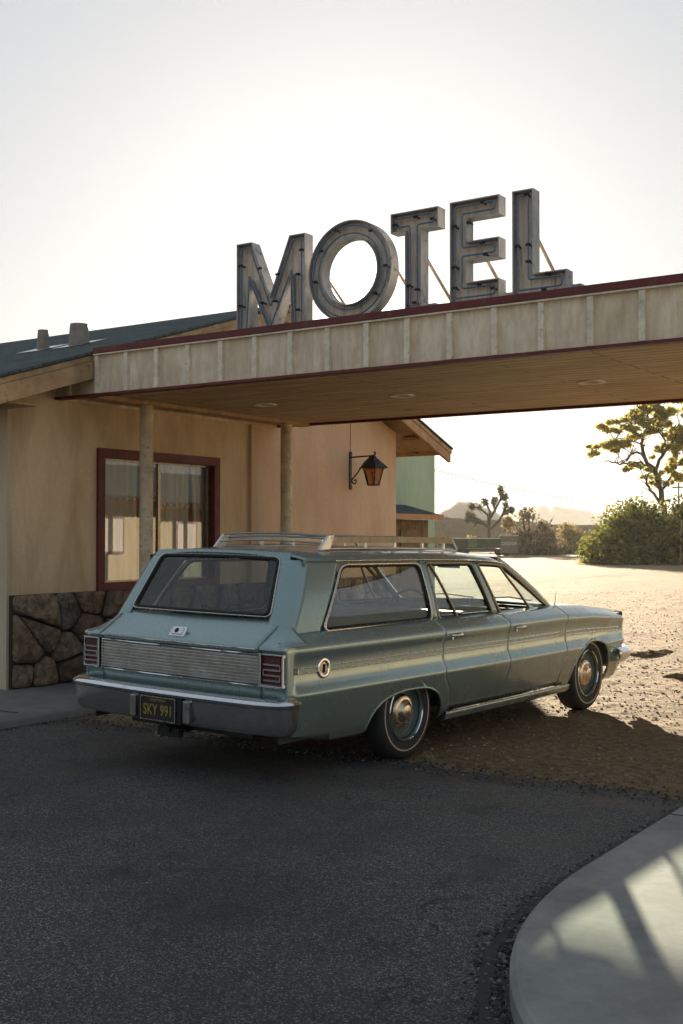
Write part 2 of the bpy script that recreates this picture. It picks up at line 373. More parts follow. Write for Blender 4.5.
M['leaf_joshua'] = leafmat('joshua_spikes', (.035,.042,.02), (.06,.07,.03), (.11,.11,.05), .2)
M['bark'] = simple('dark_bark', (.085,.06,.04), .95, var=.4, scale=3, bump=.5)
M['hill'] = simple('hazy_hill', (.24,.19,.14), 1., var=.2, scale=.02)
M['oldgreen'] = simple('faded_green_metal', (.045,.065,.028), .6, .1, var=.4, scale=3, rust=(.22,.15,.08))
M['brown_board'] = simple('brown_plank', (.20,.135,.07), .85, var=.4, scale=5, bump=.4)
M['tile'] = simple('clay_tile', (.50,.24,.13), .8, var=.3, scale=6)
M['white'] = simple('dusty_white_paint', (.62,.57,.49), .6, var=.2, scale=10, rust=(.3,.2,.12))

# ------------------------------------------------------------------ ground
def gz(x, y):
    return .018*noise.noise(Vector((x*.35, y*.35, 0))) * (1 if y > 3 else 0)
def dirt_h(x, y):
    if y < 6.6: return -.02
    k = sm((y-6.6)/1.6) * (1 - .75*sm((y-45)/40))
    v = Vector((x, y, 3.1))
    h = .020*noise.noise(v*.8) + .012*noise.noise(v*2.3) + .010*noise.noise(v*5.2)
    c = noise.noise(v*11.0); h += .020*max(0, c-.12)
    # tyre ruts running out of the yard
    u = x*0.80 + (y-9)*0.52
    h -= .012*math.exp(-((x+3.4+(y-9)*.55)/.16)**2) + .012*math.exp(-((x+1.9+(y-9)*.55)/.16)**2)
    return (h-.004)*k - .02*(1-k)
def geo(a, b, step0, grow):
    out = [a]; s = step0
    while out[-1] < b: out.append(out[-1]+s); s *= grow
    return out
xs = np.concatenate([[-9000,-3000,-1000,-300,-120,-70,-45,-32,-26,-22], np.arange(-19, 5.0, .055), [6,8,12,20,40,100,400,2000,9000]])
ys = np.concatenate([[-3000,-500,-100,-20,-4,0,3,5], np.arange(6.5, 13, .05), np.array(geo(13.05, 75, .055, 1.022)), [90,110,140,200,320,600,1200,2500,9000]])
g = MB(); P = []
for x in xs:
    P.append([(x, y, dirt_h(x, y) if (-22 <= x <= 6 and y < 90) else (-.004 if y > 6.6 else -.03)) for y in ys])
g.grid(P, flip=False)
tag(g.build('dirt_ground', M['dirt'], smooth=180), 'pale desert dirt yard', kind='structure')

# asphalt sheet with a ragged edge against the dirt
a = MB(); P = []
for i in range(301):
    x = -12.5 + 20*i/300
    e = 7.05 + (0 if x < -2 else 0) + .16*noise.noise(Vector((x*1.3, 0, 0))) + .07*noise.noise(Vector((x*6, 2, 0))) + .05*min(0, x+2)*-.6
    row = []
    for j in range(40):
        y = lerp(-4.6, 4.0, j/9) if j < 10 else lerp(4.0, e, (j-9)/30)
        row.append((x, y, .012 - (.028*sm((j-33)/6) if j > 33 else 0) + .004*noise.noise(Vector((x*1.2, y*1.2, 5)))))
    P.append(row)
a.grid(P); tag(a.build('asphalt_driveway', M['asphalt'], smooth=180), 'worn dark asphalt driveway', kind='structure')
# concrete slab on the right, rounded corner
def slab_outline(o=0.0):
    pts = [(-2.04-o, 14.0), (-2.04-o, 5.6)]
    for k in range(0, 25):
        t = k/24; a_ = math.pi + t*math.pi/2
        pts.append((-0.72 + (1.32+o)*math.cos(a_), 4.95 + (2.1+o)*math.sin(a_) ))
    pts += [(5.5, 2.85-o), (5.5, 14.0)]
    return pts
def dedup(p): return p
ol = slab_outline(); n = len(ol); b = MB()
inner = slab_outline(-.02)
top = .105
joint_y = 6.15
b.add([(x, y, -.05) for x, y in ol] + [(x, y, top-.018) for x, y in ol] + [(x, y, top) for x, y in inner],
      [(i, i+1, n+i+1, n+i) for i in range(n-1)] + [(n+i, n+i+1, 2*n+i+1, 2*n+i) for i in range(n-1)])
# upper face fan, split at joint
cx_, cy_ = 2.0, 8.0
b.add([(x, y, top) for x, y in inner], [tuple(range(n))])
slab = b.build('concrete_walk', M['concrete'], smooth=30, merge=.0005)
tag(slab, 'raised concrete walk with rounded corner', kind='structure')
j = MB(); j.box((-2.05, joint_y-.006, top+.001), (5.4, joint_y+.006, top+.0025)); j.box((-2.05, 10.2, top+.001), (5.4, 10.212, top+.0025))
j.box((-.3, 2.9, top+.001), (-.288, 14, top+.0025))
tag(j.build('walk_joint', M['black']), 'dark joints in the concrete walk', kind='structure')
# house-side walk with kerb
b = MB(); P = []
ks = [(-7.62 + .02*noise.noise(Vector((y*.9, 0, 1))), y) for y in np.arange(-12, 18, .25)]
for x, y in ks: P.append([(x+.02, y, -.03), (x+.012, y, .055), (x-.012, y, .078), (x-.16, y, .082), (x-.168, y, .079), (-9.6, y, .085), (-22 if y < 7.7 else -9.6, y, .085)])
b.grid(P, flip=True); tag(b.build('house_sidewalk', M['walk'], smooth=50), 'grey concrete sidewalk along the motel wall', kind='structure')
j = MB()
for y in (5.0, 6.7, 8.35, 10.0, 11.7): j.box((-9.1, y, .0855), (-7.8, y+.012, .0875))
tag(j.build('sidewalk_joint', M['black']), 'dark joints across the sidewalk', kind='structure')

# loose stones
def rocks(name, mat, pts, label, tone=None):
    g = MB()
    for (x, y, z, r) in pts:
        k = 6; ph = random.random()*6
        ring = [(x + r*math.cos(ph+2*math.pi*i/k)*random.uniform(.7, 1.15), y + r*math.sin(ph+2*math.pi*i/k)*random.uniform(.6, 1.1), z-r*.15) for i in range(k)]
        up = [(x + .62*(p[0]-x)+random.uniform(-.1,.1)*r, y + .62*(p[1]-y), z + r*random.uniform(.35, .65)) for p in ring]
        c = random.random()**1.5
        g.add(ring + up, [(i, (i+1) % k, k+(i+1) % k, k+i) for i in range(k)] + [tuple(range(k, 2*k))], c)
    return tag(g.build(name, mat), label, kind='stuff')
pts = []
for i in range(14000):
    d = 7.6 + 26*random.random()**1.7; px = random.uniform(360, 720)
    q = at(px, 536, d); x, y = q[0], q[1]
    if y < 7.3 or x > -.5 and y < 10: continue
    pts.append((x, y, dirt_h(x, y), random.choice([.003,.004,.006,.008,.011,.016]) * random.uniform(.7, 1.3)))
rocks('dirt_pebbles', M['pebble'], pts, 'small stones and clods scattered on the dirt')
pts = []
for i in range(5200):
    k = random.random(); off = abs(random.gauss(0, .05)) + .005
    if k < .45:
        y = random.uniform(4.6, 8.5); x = -2.065-off
    else:
        a_ = math.pi + random.random()*1.25; x = -.72 + (1.345+off)*math.cos(a_); y = 4.95 + (2.105+off)*math.sin(a_)
    pts.append((x, y, .012 if y < 7 else dirt_h(x, y), random.choice([.003,.005,.007,.010,.014])))
for i in range(2600):
    x = random.uniform(-7.5, -2.1); e = 7.05 + (0 if x < -2 else 0) + .16*noise.noise(Vector((x*1.3, 0, 0))) + .05*min(0, x+2)*-.6
    y = e + random.gauss(-.05, .16); pts.append((x, y, .004 if y < e else dirt_h(x, y), random.choice([.004,.006,.008,.012])))
for i in range(900):
    y = random.uniform(3.5, 8.3); pts.append((-7.585 + abs(random.gauss(0, .05)), y, .012, random.choice([.004,.006,.01])))
rocks('edge_gravel', M['gravel'], pts, 'crumbled gravel along the asphalt edge')
# dark crack beside the slab
c = MB(); L1 = []; 
for k in range(90):
    t_ = k/89
    if t_ < .45: x, y, nx_, ny_ = -2.06, lerp(7.6, 4.95, t_/.45), -1, 0
    else:
        a_ = math.pi + (t_-.45)/.55*1.3; x = -.72+1.34*math.cos(a_); y = 4.95+2.1*math.sin(a_); nx_, ny_ = math.cos(a_), math.sin(a_)
    w0 = .045 + .03*noise.noise(Vector((k*.35, 0, 0))); c0 = .075+.03*noise.noise(Vector((k*.2, 4, 0)))
    L1.append([(x+nx_*(c0+w0*.5), y+ny_*(c0+w0*.5), .019), (x+nx_*(c0-w0*.5), y+ny_*(c0-w0*.5), .019)])
c.grid(L1); tag(c.build('asphalt_crack', M['black']), 'dark crack between asphalt and walk', kind='structure')

CFY = 8.36
# ------------------------------------------------------------------ motel house (gable end towards the driveway)
WX = -9.08; CORNER = 7.66; FAR = 14.94
RY, RZ = 11.6, 4.43                      # ridge
def roof_z(y): return RZ - (RY-y)*.312 if y < RY else RZ - (y-RY)*.361
house = empty('motel_house', (WX, 11, 0), 0, 'cream stucco gabled motel building with stone base and dark shingle roof', 'motel building')
def part(mb, name, mat, parent=None, **k):
    """world-space mesh parented to a thing that stands unrotated"""
    parent = parent or house
    root = parent
    lo = Vector((0,0,0))
    while root is not None: lo += root.location; root = root.parent
    mb.v = [(p[0]-lo.x, p[1]-lo.y, p[2]-lo.z) for p in mb.v]
    return mb.build(name, mat, parent, **k)
SEAM = 11.46; WY0, WY1, WZ0, WZ1 = 8.90, 10.82, 1.04, 2.47
w = MB(); T = .22
def wq(y0, y1, z0, z1a, z1b, x=WX):
    w.add([(x, y0, z0), (x, y1, z0), (x, y1, z1b), (x, y0, z1a)], [(0, 1, 2, 3)])
zz = lambda y: roof_z(y) - .10
wq(CORNER, WY0, 0, zz(CORNER), zz(WY0)); wq(WY0, WY1, 0, WZ0, WZ0); wq(WY0, WY1, WZ1, zz(WY0), zz(WY1)); wq(WY1, SEAM, 0, zz(WY1), zz(SEAM))
# window reveals
for (y0, z0, y1, z1) in ((WY0,WZ0,WY1,WZ0),(WY1,WZ0,WY1,WZ1),(WY1,WZ1,WY0,WZ1),(WY0,WZ1,WY0,WZ0)):
    w.add([(WX, y0, z0), (WX, y1, z1), (WX-T, y1, z1), (WX-T, y0, z0)], [(0,1,2,3)])
part(w, 'wall', M['stucco'])
w = MB(); w.add([(WX+.045, SEAM, 0), (WX+.045, FAR, 0), (WX+.045, FAR, zz(FAR)), (WX+.045, RY, zz(RY)), (WX+.045, SEAM, zz(SEAM)), (WX, SEAM, 0), (WX, SEAM, zz(SEAM)),
                 (-26, FAR, 0), (-26, FAR, zz(FAR))], [(0,1,2,3,4), (5,0,4,6), (1,7,8,2)])
part(w, 'wall', M['stucco_pink'])
w = MB(); w.add([(WX, CORNER, 0), (-26, CORNER, 0), (-26, CORNER, zz(CORNER)), (WX, CORNER, zz(CORNER))], [(0,1,2,3)])
w.box((WX-.045, CORNER-.012, .08), (WX+.012, CORNER+.035, 2.95))
o = part(w, 'front_wall', M['stucco_light']); o['label'] = 'lighter cream front wall past the corner'
w = MB(); w.add([(-26, CORNER, 0), (-26, FAR, 0), (-26, FAR, zz(FAR)), (-26, RY, zz(RY)), (-26, CORNER, zz(CORNER))], [(0,1,2,3,4)])
part(w, 'wall', M['stucco'])
# roof, two slabs with thickness
RX = -8.58
for y0, y1, nm in ((7.02, RY, 'roof_slope'), (15.84, RY, 'roof_slope')):
    w = MB(); za, zb = roof_z(y0), roof_z(y1); k = .028
    w.add([(RX+.03, y0, za+.01), (-27, y0, za+.01), (-27, y1, zb+.01), (RX+.03, y1, zb+.01), (RX+.03, y0, za+.01+k), (-27, y0, za+.01+k), (-27, y1, zb+.01+k), (RX+.03, y1, zb+.01+k)],
          [(0,1,2,3),(4,7,6,5),(0,3,7,4),(0,4,5,1),(1,5,6,2)])
    part(w, nm, M['shingle'], merge=.0001)
    w = MB(); w.add([(RX, y0+.02*(1 if y0 < y1 else -1), za-.012), (-27, y0+.02*(1 if y0 < y1 else -1), za-.012), (-27, y1, zb-.012), (RX, y1, zb-.012)], [(0,1,2,3)])
    part(w, 'roof_decking', M['wood_trim'])
# rake boards: a wide board below, a narrower one above
def rake(y0, y1, x0, x1, top_, dep):
    w = MB(); a_, b_ = roof_z(y0)-top_, roof_z(y1)-top_
    w.add([(x0,y0,a_),(x0,y1,b_),(x0,y1,b_-dep),(x0,y0,a_-dep),(x1,y0,a_),(x1,y1,b_),(x1,y1,b_-dep),(x1,y0,a_-dep)],
          [(0,1,2,3),(4,7,6,5),(0,4,5,1),(3,2,6,7),(0,3,7,4),(1,5,6,2)]); return w
part(rake(7.03, RY, RX-.04, RX+.012, .0, .055), 'rake_trim', M['wood_trim'])
part(rake(7.04, RY, RX-.05, RX-.003, .057, .135), 'rake_board', M['wood_trim'])
part(rake(RY, 15.83, RX-.04, RX+.012, .0, .055), 'rake_trim', M['wood_trim'])
part(rake(RY, 15.82, RX-.05, RX-.003, .057, .135), 'rake_board', M['wood_trim'])
# lookout beam stub that meets the canopy
w = rake(7.04, CFY, RX-.01, RX+.05, .060, .175); part(w, 'barge_beam', M['wood_trim'])
# eave boards (left and right) and lookouts
for yy, s_ in ((7.03, 1), (15.83, -1)):
    w = MB(); w.box((-27, yy, roof_z(yy)-(.19 if s_ == 1 else .07)), (RX-.05, yy+.04*s_, roof_z(yy)-.01)); part(w, 'eave_board', M['wood_trim'])
    w = MB(); yw = CORNER if s_ == 1 else FAR
    if s_ == 1: w.box((-27, min(yw, yy), roof_z(yy)-.175), (RX-.055, max(yw, yy), roof_z(yy)-.16)); part(w, 'eave_soffit', M['wood_trim'])
for yy in (15.25,):
    w = MB(); z_ = roof_z(yy)-.03; w.box((WX, yy-.04, z_-.05), (RX-.055, yy+.04, z_)); part(w, 'rafter', M['wood_trim'])
# roof pipes
for x, y, r, h in ((-10.55, 9.42, .07, .26), (-9.95, 9.42, .115, .27)):
    w = MB(); z0 = roof_z(y); w.lathe([(r*1.12, -.06), (r*1.05, .02), (r, h*.5), (r*.88, h), (r*.80, h), (r*.80, 0)], (x, y, z0), 'Z', 24)
    p_ = part(w, 'vent_pipe', M['pipe'], smooth=40)
    w = MB(); d_ = .22; w.add([(x-d_, y-d_, roof_z(y-d_)+.045), (x+d_, y-d_, roof_z(y-d_)+.045), (x+d_, y+d_, roof_z(y+d_)+.045), (x-d_, y+d_, roof_z(y+d_)+.045)], [(0,1,2,3)])
    part(w, 'pipe_flashing', M['alu'], p_)
# window
win = MB()
fw_ = .085
for (y0, y1, z0, z1) in ((WY0-.045, WY1+.045, WZ1-.045, WZ1+.055), (WY0-.045, WY1+.045, WZ0-.055, WZ0+.04), (WY0-.045, WY0+.055, WZ0+.04, WZ1-.045), (WY1-.055, WY1+.045, WZ0+.04, WZ1-.045)):
    win.box((WX-.05, y0, z0), (WX+.035, y1, z1))
wf = part(win, 'window', M['maroon'], bevel=.004)
m_ = MB(); m_.box((WX-.09, 9.86, WZ0+.04), (WX-.045, 9.90, WZ1-.045)); m_.box((WX-.09, WY0+.055, WZ0+.04), (WX-.05, WY0+.08, WZ1-.045)); m_.box((WX-.09, WY1-.08, WZ0+.04), (WX-.05, WY1-.055, WZ1-.045))
m_.box((WX-.09, WY0+.08, WZ0+.04), (WX-.05, WY1-.08, WZ0+.06)); m_.box((WX-.09, WY0+.08, WZ1-.065), (WX-.05, WY1-.08, WZ1-.045))
part(m_, 'sash', M['bronze'], wf)
for y0, y1, s_ in ((WY0+.07, 9.87, 1), (9.89, WY1-.07, -1)):
    m_ = MB(); t_ = .0025*s_
    m_.add([(WX-.068, y0, WZ0+.05), (WX-.068+t_, y1, WZ0+.05), (WX-.068+t_*2, y1, WZ1-.05), (WX-.068+t_, y0, WZ1-.05)], [(0,1,2,3)]); part(m_, 'pane', M['pane'], wf)
def curtain(y0, y1, amp, gather=0):
    m_ = MB(); P = []; N = 150
    for i in range(N+1):
        t_ = i/N; row = []
        for jz in range(12):
            u = jz/11; z = lerp(WZ0+.02, WZ1-.01, u)
            sq = 1 - gather*math.sin(math.pi*u)*.5
            y = lerp(y0, y1, t_) if not gather else lerp(lerp(y1, y0, sq), y1, t_)
            xx = WX - .135 + amp*math.sin(t_*(y1-y0)*52 + 1.3*math.sin(t_*9)) * (.7+.3*noise.noise(Vector((t_*7, u*2, y0)))) + .012*noise.noise(Vector((t_*14, u, y0*3)))
            row.append((xx, y, z))
        P.append(row)
    m_.grid(P); return m_
part(curtain(8.92, 9.62, .018), 'curtain', M['curtain'], wf, smooth=180)
part(curtain(9.66, 9.80, .02), 'curtain', M['curtain'], wf, smooth=180)
part(curtain(9.97, 10.47, .018), 'curtain', M['curtain'], wf, smooth=180)
part(curtain(10.50, 10.70, .03, .5), 'curtain', M['curtain'], wf, smooth=180)
part(curtain(10.72, 10.78, .016), 'curtain', M['curtain'], wf, smooth=180)
m_ = MB(); m_.box((WX-2.4, WY0-.6, .3), (WX-2.38, WY1+.6, 2.7)); m_.box((WX-2.4, WY0-.62, .3), (WX-T, WY0-.6, 2.7)); m_.box((WX-2.4, WY1+.6, .3), (WX-T, WY1+.62, 2.7)); m_.box((WX-2.4, WY0-.6, .28), (WX-T, WY1+.6, .3)); m_.box((WX-2.4, WY0-.6, 2.7), (WX-T, WY1+.6, 2.72))
part(m_, 'room_lining', M['stucco'])

# stone base: irregular flat stones from a clipped Voronoi pattern
def clip(poly, nx, ny, d):
    out = []
    for i in range(len(poly)):
        a_, b_ = poly[i], poly[(i+1) % len(poly)]; da = a_[0]*nx+a_[1]*ny-d; db = b_[0]*nx+b_[1]*ny-d
        if da <= 0: out.append(a_)
        if da*db < 0:
            t_ = da/(da-db); out.append((a_[0]+(b_[0]-a_[0])*t_, a_[1]+(b_[1]-a_[1])*t_))
    return out
def stones(y0, y1, z0, z1, place, seed=3, step=.27):
    rr = random.Random(seed); seeds = []
    ny_ = int((y1-y0)/step); nz_ = max(2, int((z1-z0)/.24))
    for i in range(ny_):
        for k in range(nz_):
            if rr.random() < .22: continue
            seeds.append((y0+(i+.5+rr.uniform(-.46,.46))*step, z0+(k+.5+rr.uniform(-.42,.42))*(z1-z0)/nz_))
    g = MB()
    for i, (sy, sz) in enumerate(seeds):
        poly = [(y0,z0),(y1,z0),(y1,z1),(y0,z1)]
        for k, (qy, qz) in enumerate(seeds):
            if k == i or abs(qy-sy) > 1.2: continue
            mx, mz = (sy+qy)/2, (sz+qz)/2; dx, dz = qy-sy, qz-sz; L = math.hypot(dx, dz)
            poly = clip(poly, dx/L, dz/L, (mx*dx+mz*dz)/L - .009)
            if len(poly) < 3: break
        if len(poly) < 3: continue
        # densify and wobble outline
        out = []
        for k in range(len(poly)):
            a_, b_ = poly[k], poly[(k+1) % len(poly)]; m = max(1, int(math.hypot(b_[0]-a_[0], b_[1]-a_[1])/.035))
            for q in range(m):
                out.append((lerp(a_[0], b_[0], q/m), lerp(a_[1], b_[1], q/m)))
        # round the corners a little
        for _ in range(2): out = [((out[k-1][0]+2*out[k][0]+out[(k+1) % len(out)][0])/4, (out[k-1][1]+2*out[k][1]+out[(k+1) % len(out)][1])/4) for k in range(len(out))]
        cy0 = sum(p[0] for p in out)/len(out); cz0 = sum(p[1] for p in out)/len(out); n_ = len(out)
        dep = rr.uniform(.03, .10); tx, tz = rr.uniform(-.3,.3), rr.uniform(-.12,.12)
        rings = []
        for s_, h_ in ((1., 0.), (.985, .55), (.90, .92), (.6, 1.05), (.25, 1.0)):
            rings.append([(cy0+(p[0]-cy0)*s_, cz0+(p[1]-cz0)*s_, dep*h_ + (.016*noise.noise(Vector((p[0]*9*s_+i, p[1]*9*s_, i))) + tx*(p[0]-cy0)*s_*.5 + tz*(p[1]-cz0)*s_*.5 if h_ else 0)) for p in out])
        vs = [place(a_, b_, c_) for rg in rings for (a_, b_, c_) in rg]; fs = []
        for r_ in range(4):
            for k in range(n_): fs.append((r_*n_+k, r_*n_+(k+1) % n_, (r_+1)*n_+(k+1) % n_, (r_+1)*n_+k))
        fs.append(tuple(4*n_+k for k in range(n_)))
        g.add(vs, fs, rr.random())
    return g
g = stones(CORNER+.035, FAR, .085, 1.0, lambda a_, b_, c_: (WX+.045+c_+(.045 if a_ > SEAM else 0), a_, b_))
sv = part(g, 'stone_veneer', M['stone'], smooth=60)
m_ = MB(); m_.box((WX+.003, CORNER+.02, .06), (WX+.047, SEAM, 1.0)); m_.box((WX+.048, SEAM, .06), (WX+.092, FAR, 1.0)); part(m_, 'mortar', M['mortar'], sv)

# wall lantern
lan = empty('wall_lantern', (WX+.045, 13.69, 2.27), 0, 'black wrought iron lantern with amber glass on a scrolled wall bracket', 'lantern')
def lp(x, y, z): return (x, y, z)
k = MB(); k.box((0, -.028, 0), (.012, .028, .47))
for z_ in (.0, .47): k.lathe([(0,0),(.035,0),(.035,.012),(0,.014)], (.006, 0, z_), 'X', 12)
k.tube([(0.0,0,.42),(.36,0,.43),(.40,0,.435),(.425,0,.455),(.42,0,.48),(.40,0,.475)], .011, 8)
k.tube([(.36,0,.43),(.24,0,.34),(.12,0,.19),(.045,0,.12),(.03,0,.09),(.05,0,.055),(.09,0,.05),(.11,0,.08),(.09,0,.105),(.07,0,.09)], .010, 8)
cx0 = .39
k.tube([(cx0,0,.42),(cx0,0,.445)], .008, 6)
k.build('bracket', M['iron'], lan, smooth=50)
def ring4(s_, z_, n=6): return [(cx0+s_*math.cos(2*math.pi*i/n+.2), s_*math.sin(2*math.pi*i/n+.2), z_) for i in range(n)]
k = MB(); P = [ring4(r_, z_) for r_, z_ in ((.01,.44),(.035,.425),(.05,.40),(.215,.265),(.215,.255),(.16,.262))]
P = [[row[i % 6] for row in P] for i in range(6)]; k.grid(P, wrap=True); k.build('lamp_cap', M['iron'], lan)
k = MB()
for i in range(6):
    a_ = ring4(.155, .265)[i]; b_ = ring4(.085, .02)[i]; k.tube([a_, b_], .007, 6)
k.tube(ring4(.155, .262), .008, 6, closed=True); k.tube(ring4(.085, .02), .008, 6, closed=True); k.prism(ring4(.088, .012), (0,0,.012))
k.build('cage', M['iron'], lan)
k = MB()
for i in range(6):
    a_, b_ = ring4(.150, .262), ring4(.081, .024); k.add([a_[i], a_[(i+1) % 6], b_[(i+1) % 6], b_[i]], [(0,1,2,3)])
k.build('lamp_glass', M['lampglass'], lan)
k = MB(); k.lathe([(0,.02),(.02,.02),(.02,.10),(.032,.13),(.034,.17),(.02,.2),(0,.205)], (cx0,0,0), 'Z', 14); k.build('bulb', M['white'], lan, smooth=60)
k = MB(); k.tube([(.004,.0,.47),(.004,.01,.9)], .0035, 5); k.build('wire', M['iron'], lan)

# ------------------------------------------------------------------ canopy (porte-cochere)
K = 1.308
CF, CB, CL, CR, CZ, CT = 8.30, 12.02, WX+.005, 7.8, 2.978, 3.462
can = empty('canopy', (-1, 8, 0), 0, 'wide flat entrance canopy with cream battened fascia and wooden soffit over the driveway', 'canopy')
def cpart(mb, name, mat, parent=None, **k): return part(mb, name, mat, parent or can, **k)
m_ = MB(); m_.box((CL+.05, CF+.04, CZ+.03), (CR-.05, CB-.04, CZ+.045)); cpart(m_, 'soffit', M['soffit'])
m_ = MB(); m_.box((CL, CF, CZ+.028), (CR, CF+.03, CT-.07)); fp = cpart(m_, 'fascia_panel', M['fascia'])
for k in range(22):
    x = -2.22*K - .305*K*k
    if x < CL: break
    m_ = MB(); m_.box((x-.024, CF-.032, CZ+.030), (x+.024, CF-.001, CT-.077)); cpart(m_, 'batten', M['batten'], bevel=.002)
for k in range(1, 30):
    x = -2.22*K + .305*K*k
    if x > CR: break
    m_ = MB(); m_.box((x-.024, CF-.032, CZ+.030), (x+.024, CF-.001, CT-.077)); cpart(m_, 'batten', M['batten'], bevel=.002)
m_ = MB(); m_.box((CL, CF-.044, CZ), (CR, CF+.045, CZ+.027)); cpart(m_, 'lower_trim', M['maroon'], bevel=.003)
m_ = MB(); m_.box((RX+.055, CF-.044, CT-.075), (CR, CF+.02, CT-.062)); cpart(m_, 'ledge_trim', M['batten'])
m_ = MB(); m_.box((RX+.055, CF-.05, CT-.061), (CR, CF+.05, CT+.002)); cpart(m_, 'upper_trim', M['maroon'], bevel=.004)
m_ = MB(); m_.box((CL, CB-.03, CZ), (CR, CB, CT-.02)); cpart(m_, 'rear_fascia', M['maroon'])
m_ = MB(); m_.box((CL, CF+.046, CZ), (CL+.03, CB-.031, CT-.04)); cpart(m_, 'end_fascia', M['fascia'])
m_ = MB(); m_.box((CR-.03, CF+.046, CZ), (CR, CB-.031, CT-.04)); cpart(m_, 'end_fascia', M['fascia'])
m_ = MB(); m_.box((CL+.01, CF+.031, CT-.039), (CR, CB-.001, CT-.012)); cpart(m_, 'roof_deck', M['shingle'])
m_ = MB(); m_.box((-8.68, CF+.05, CZ-.012), (-8.52, CB-.03, CZ+.029)); cpart(m_, 'beam', M['wood_trim'])
m_ = MB(); m_.box((5.9, CF+.05, CZ-.012), (6.06, CB-.03, CZ+.029)); cpart(m_, 'beam', M['wood_trim'])
for x, y in ((-8.60, 9.11), (-8.60, 11.60), (5.98, 9.11), (5.98, 11.6)):
    m_ = MB(); m_.lathe([(.072, 0), (.072, CZ-.013)], (x, y, 0), 'Z', 20); m_.lathe([(.072,.0),(.105,.0),(.105,.014),(.072,.016)], (x, y, .086 if x < 0 else .106), 'Z', 20)
    cpart(m_, 'post', M['post'], smooth=40)
for x, y in ((-6.05, 10.12), (-4.06, 10.2), (-7.7, 10.0), (-2.1, 10.2)):
    m_ = MB(); m_.lathe([(.072, .05), (.081, .0), (.081, -.004), (.124, -.009), (.13, 0), (.13, .02)], (x, y, CZ+.026), 'Z', 24)
    l_ = cpart(m_, 'recessed_light', M['batten'], smooth=40)
    m_ = MB(); m_.lathe([(0, .02), (.08, .02)], (x, y, CZ+.026), 'Z', 24); cpart(m_, 'bulb_hole', M['black'], l_)

# ------------------------------------------------------------------ sign letters
LH = .63; LZ = 1.5836+(3.035-1.5836)*K; LY = 6.43*K
def inset(poly, d):
    n = len(poly); out = []
    area = sum(poly[i][0]*poly[(i+1) % n][1]-poly[(i+1) % n][0]*poly[i][1] for i in range(n))
    sg = 1 if area > 0 else -1
    for i in range(n):
        a_, b_, c_ = poly[i-1], poly[i], poly[(i+1) % n]
        def nrm(p, q):
            dx, dy = q[0]-p[0], q[1]-p[1]; L = math.hypot(dx, dy); return (-dy/L*sg, dx/L*sg)
        n1, n2 = nrm(a_, b_), nrm(b_, c_); k = 1 + n1[0]*n2[0]+n1[1]*n2[1]; k = max(k, .35)
        out.append((b_[0]+(n1[0]+n2[0])/k*d, b_[1]+(n1[1]+n2[1])/k*d))
    return out
def ell(cx, cz, a_, b_, n=44, cw=False):
    p = [(cx+a_*math.cos(2*math.pi*k/n), cz+b_*math.sin(2*math.pi*k/n)) for k in range(n)]
    return p[::-1] if cw else p
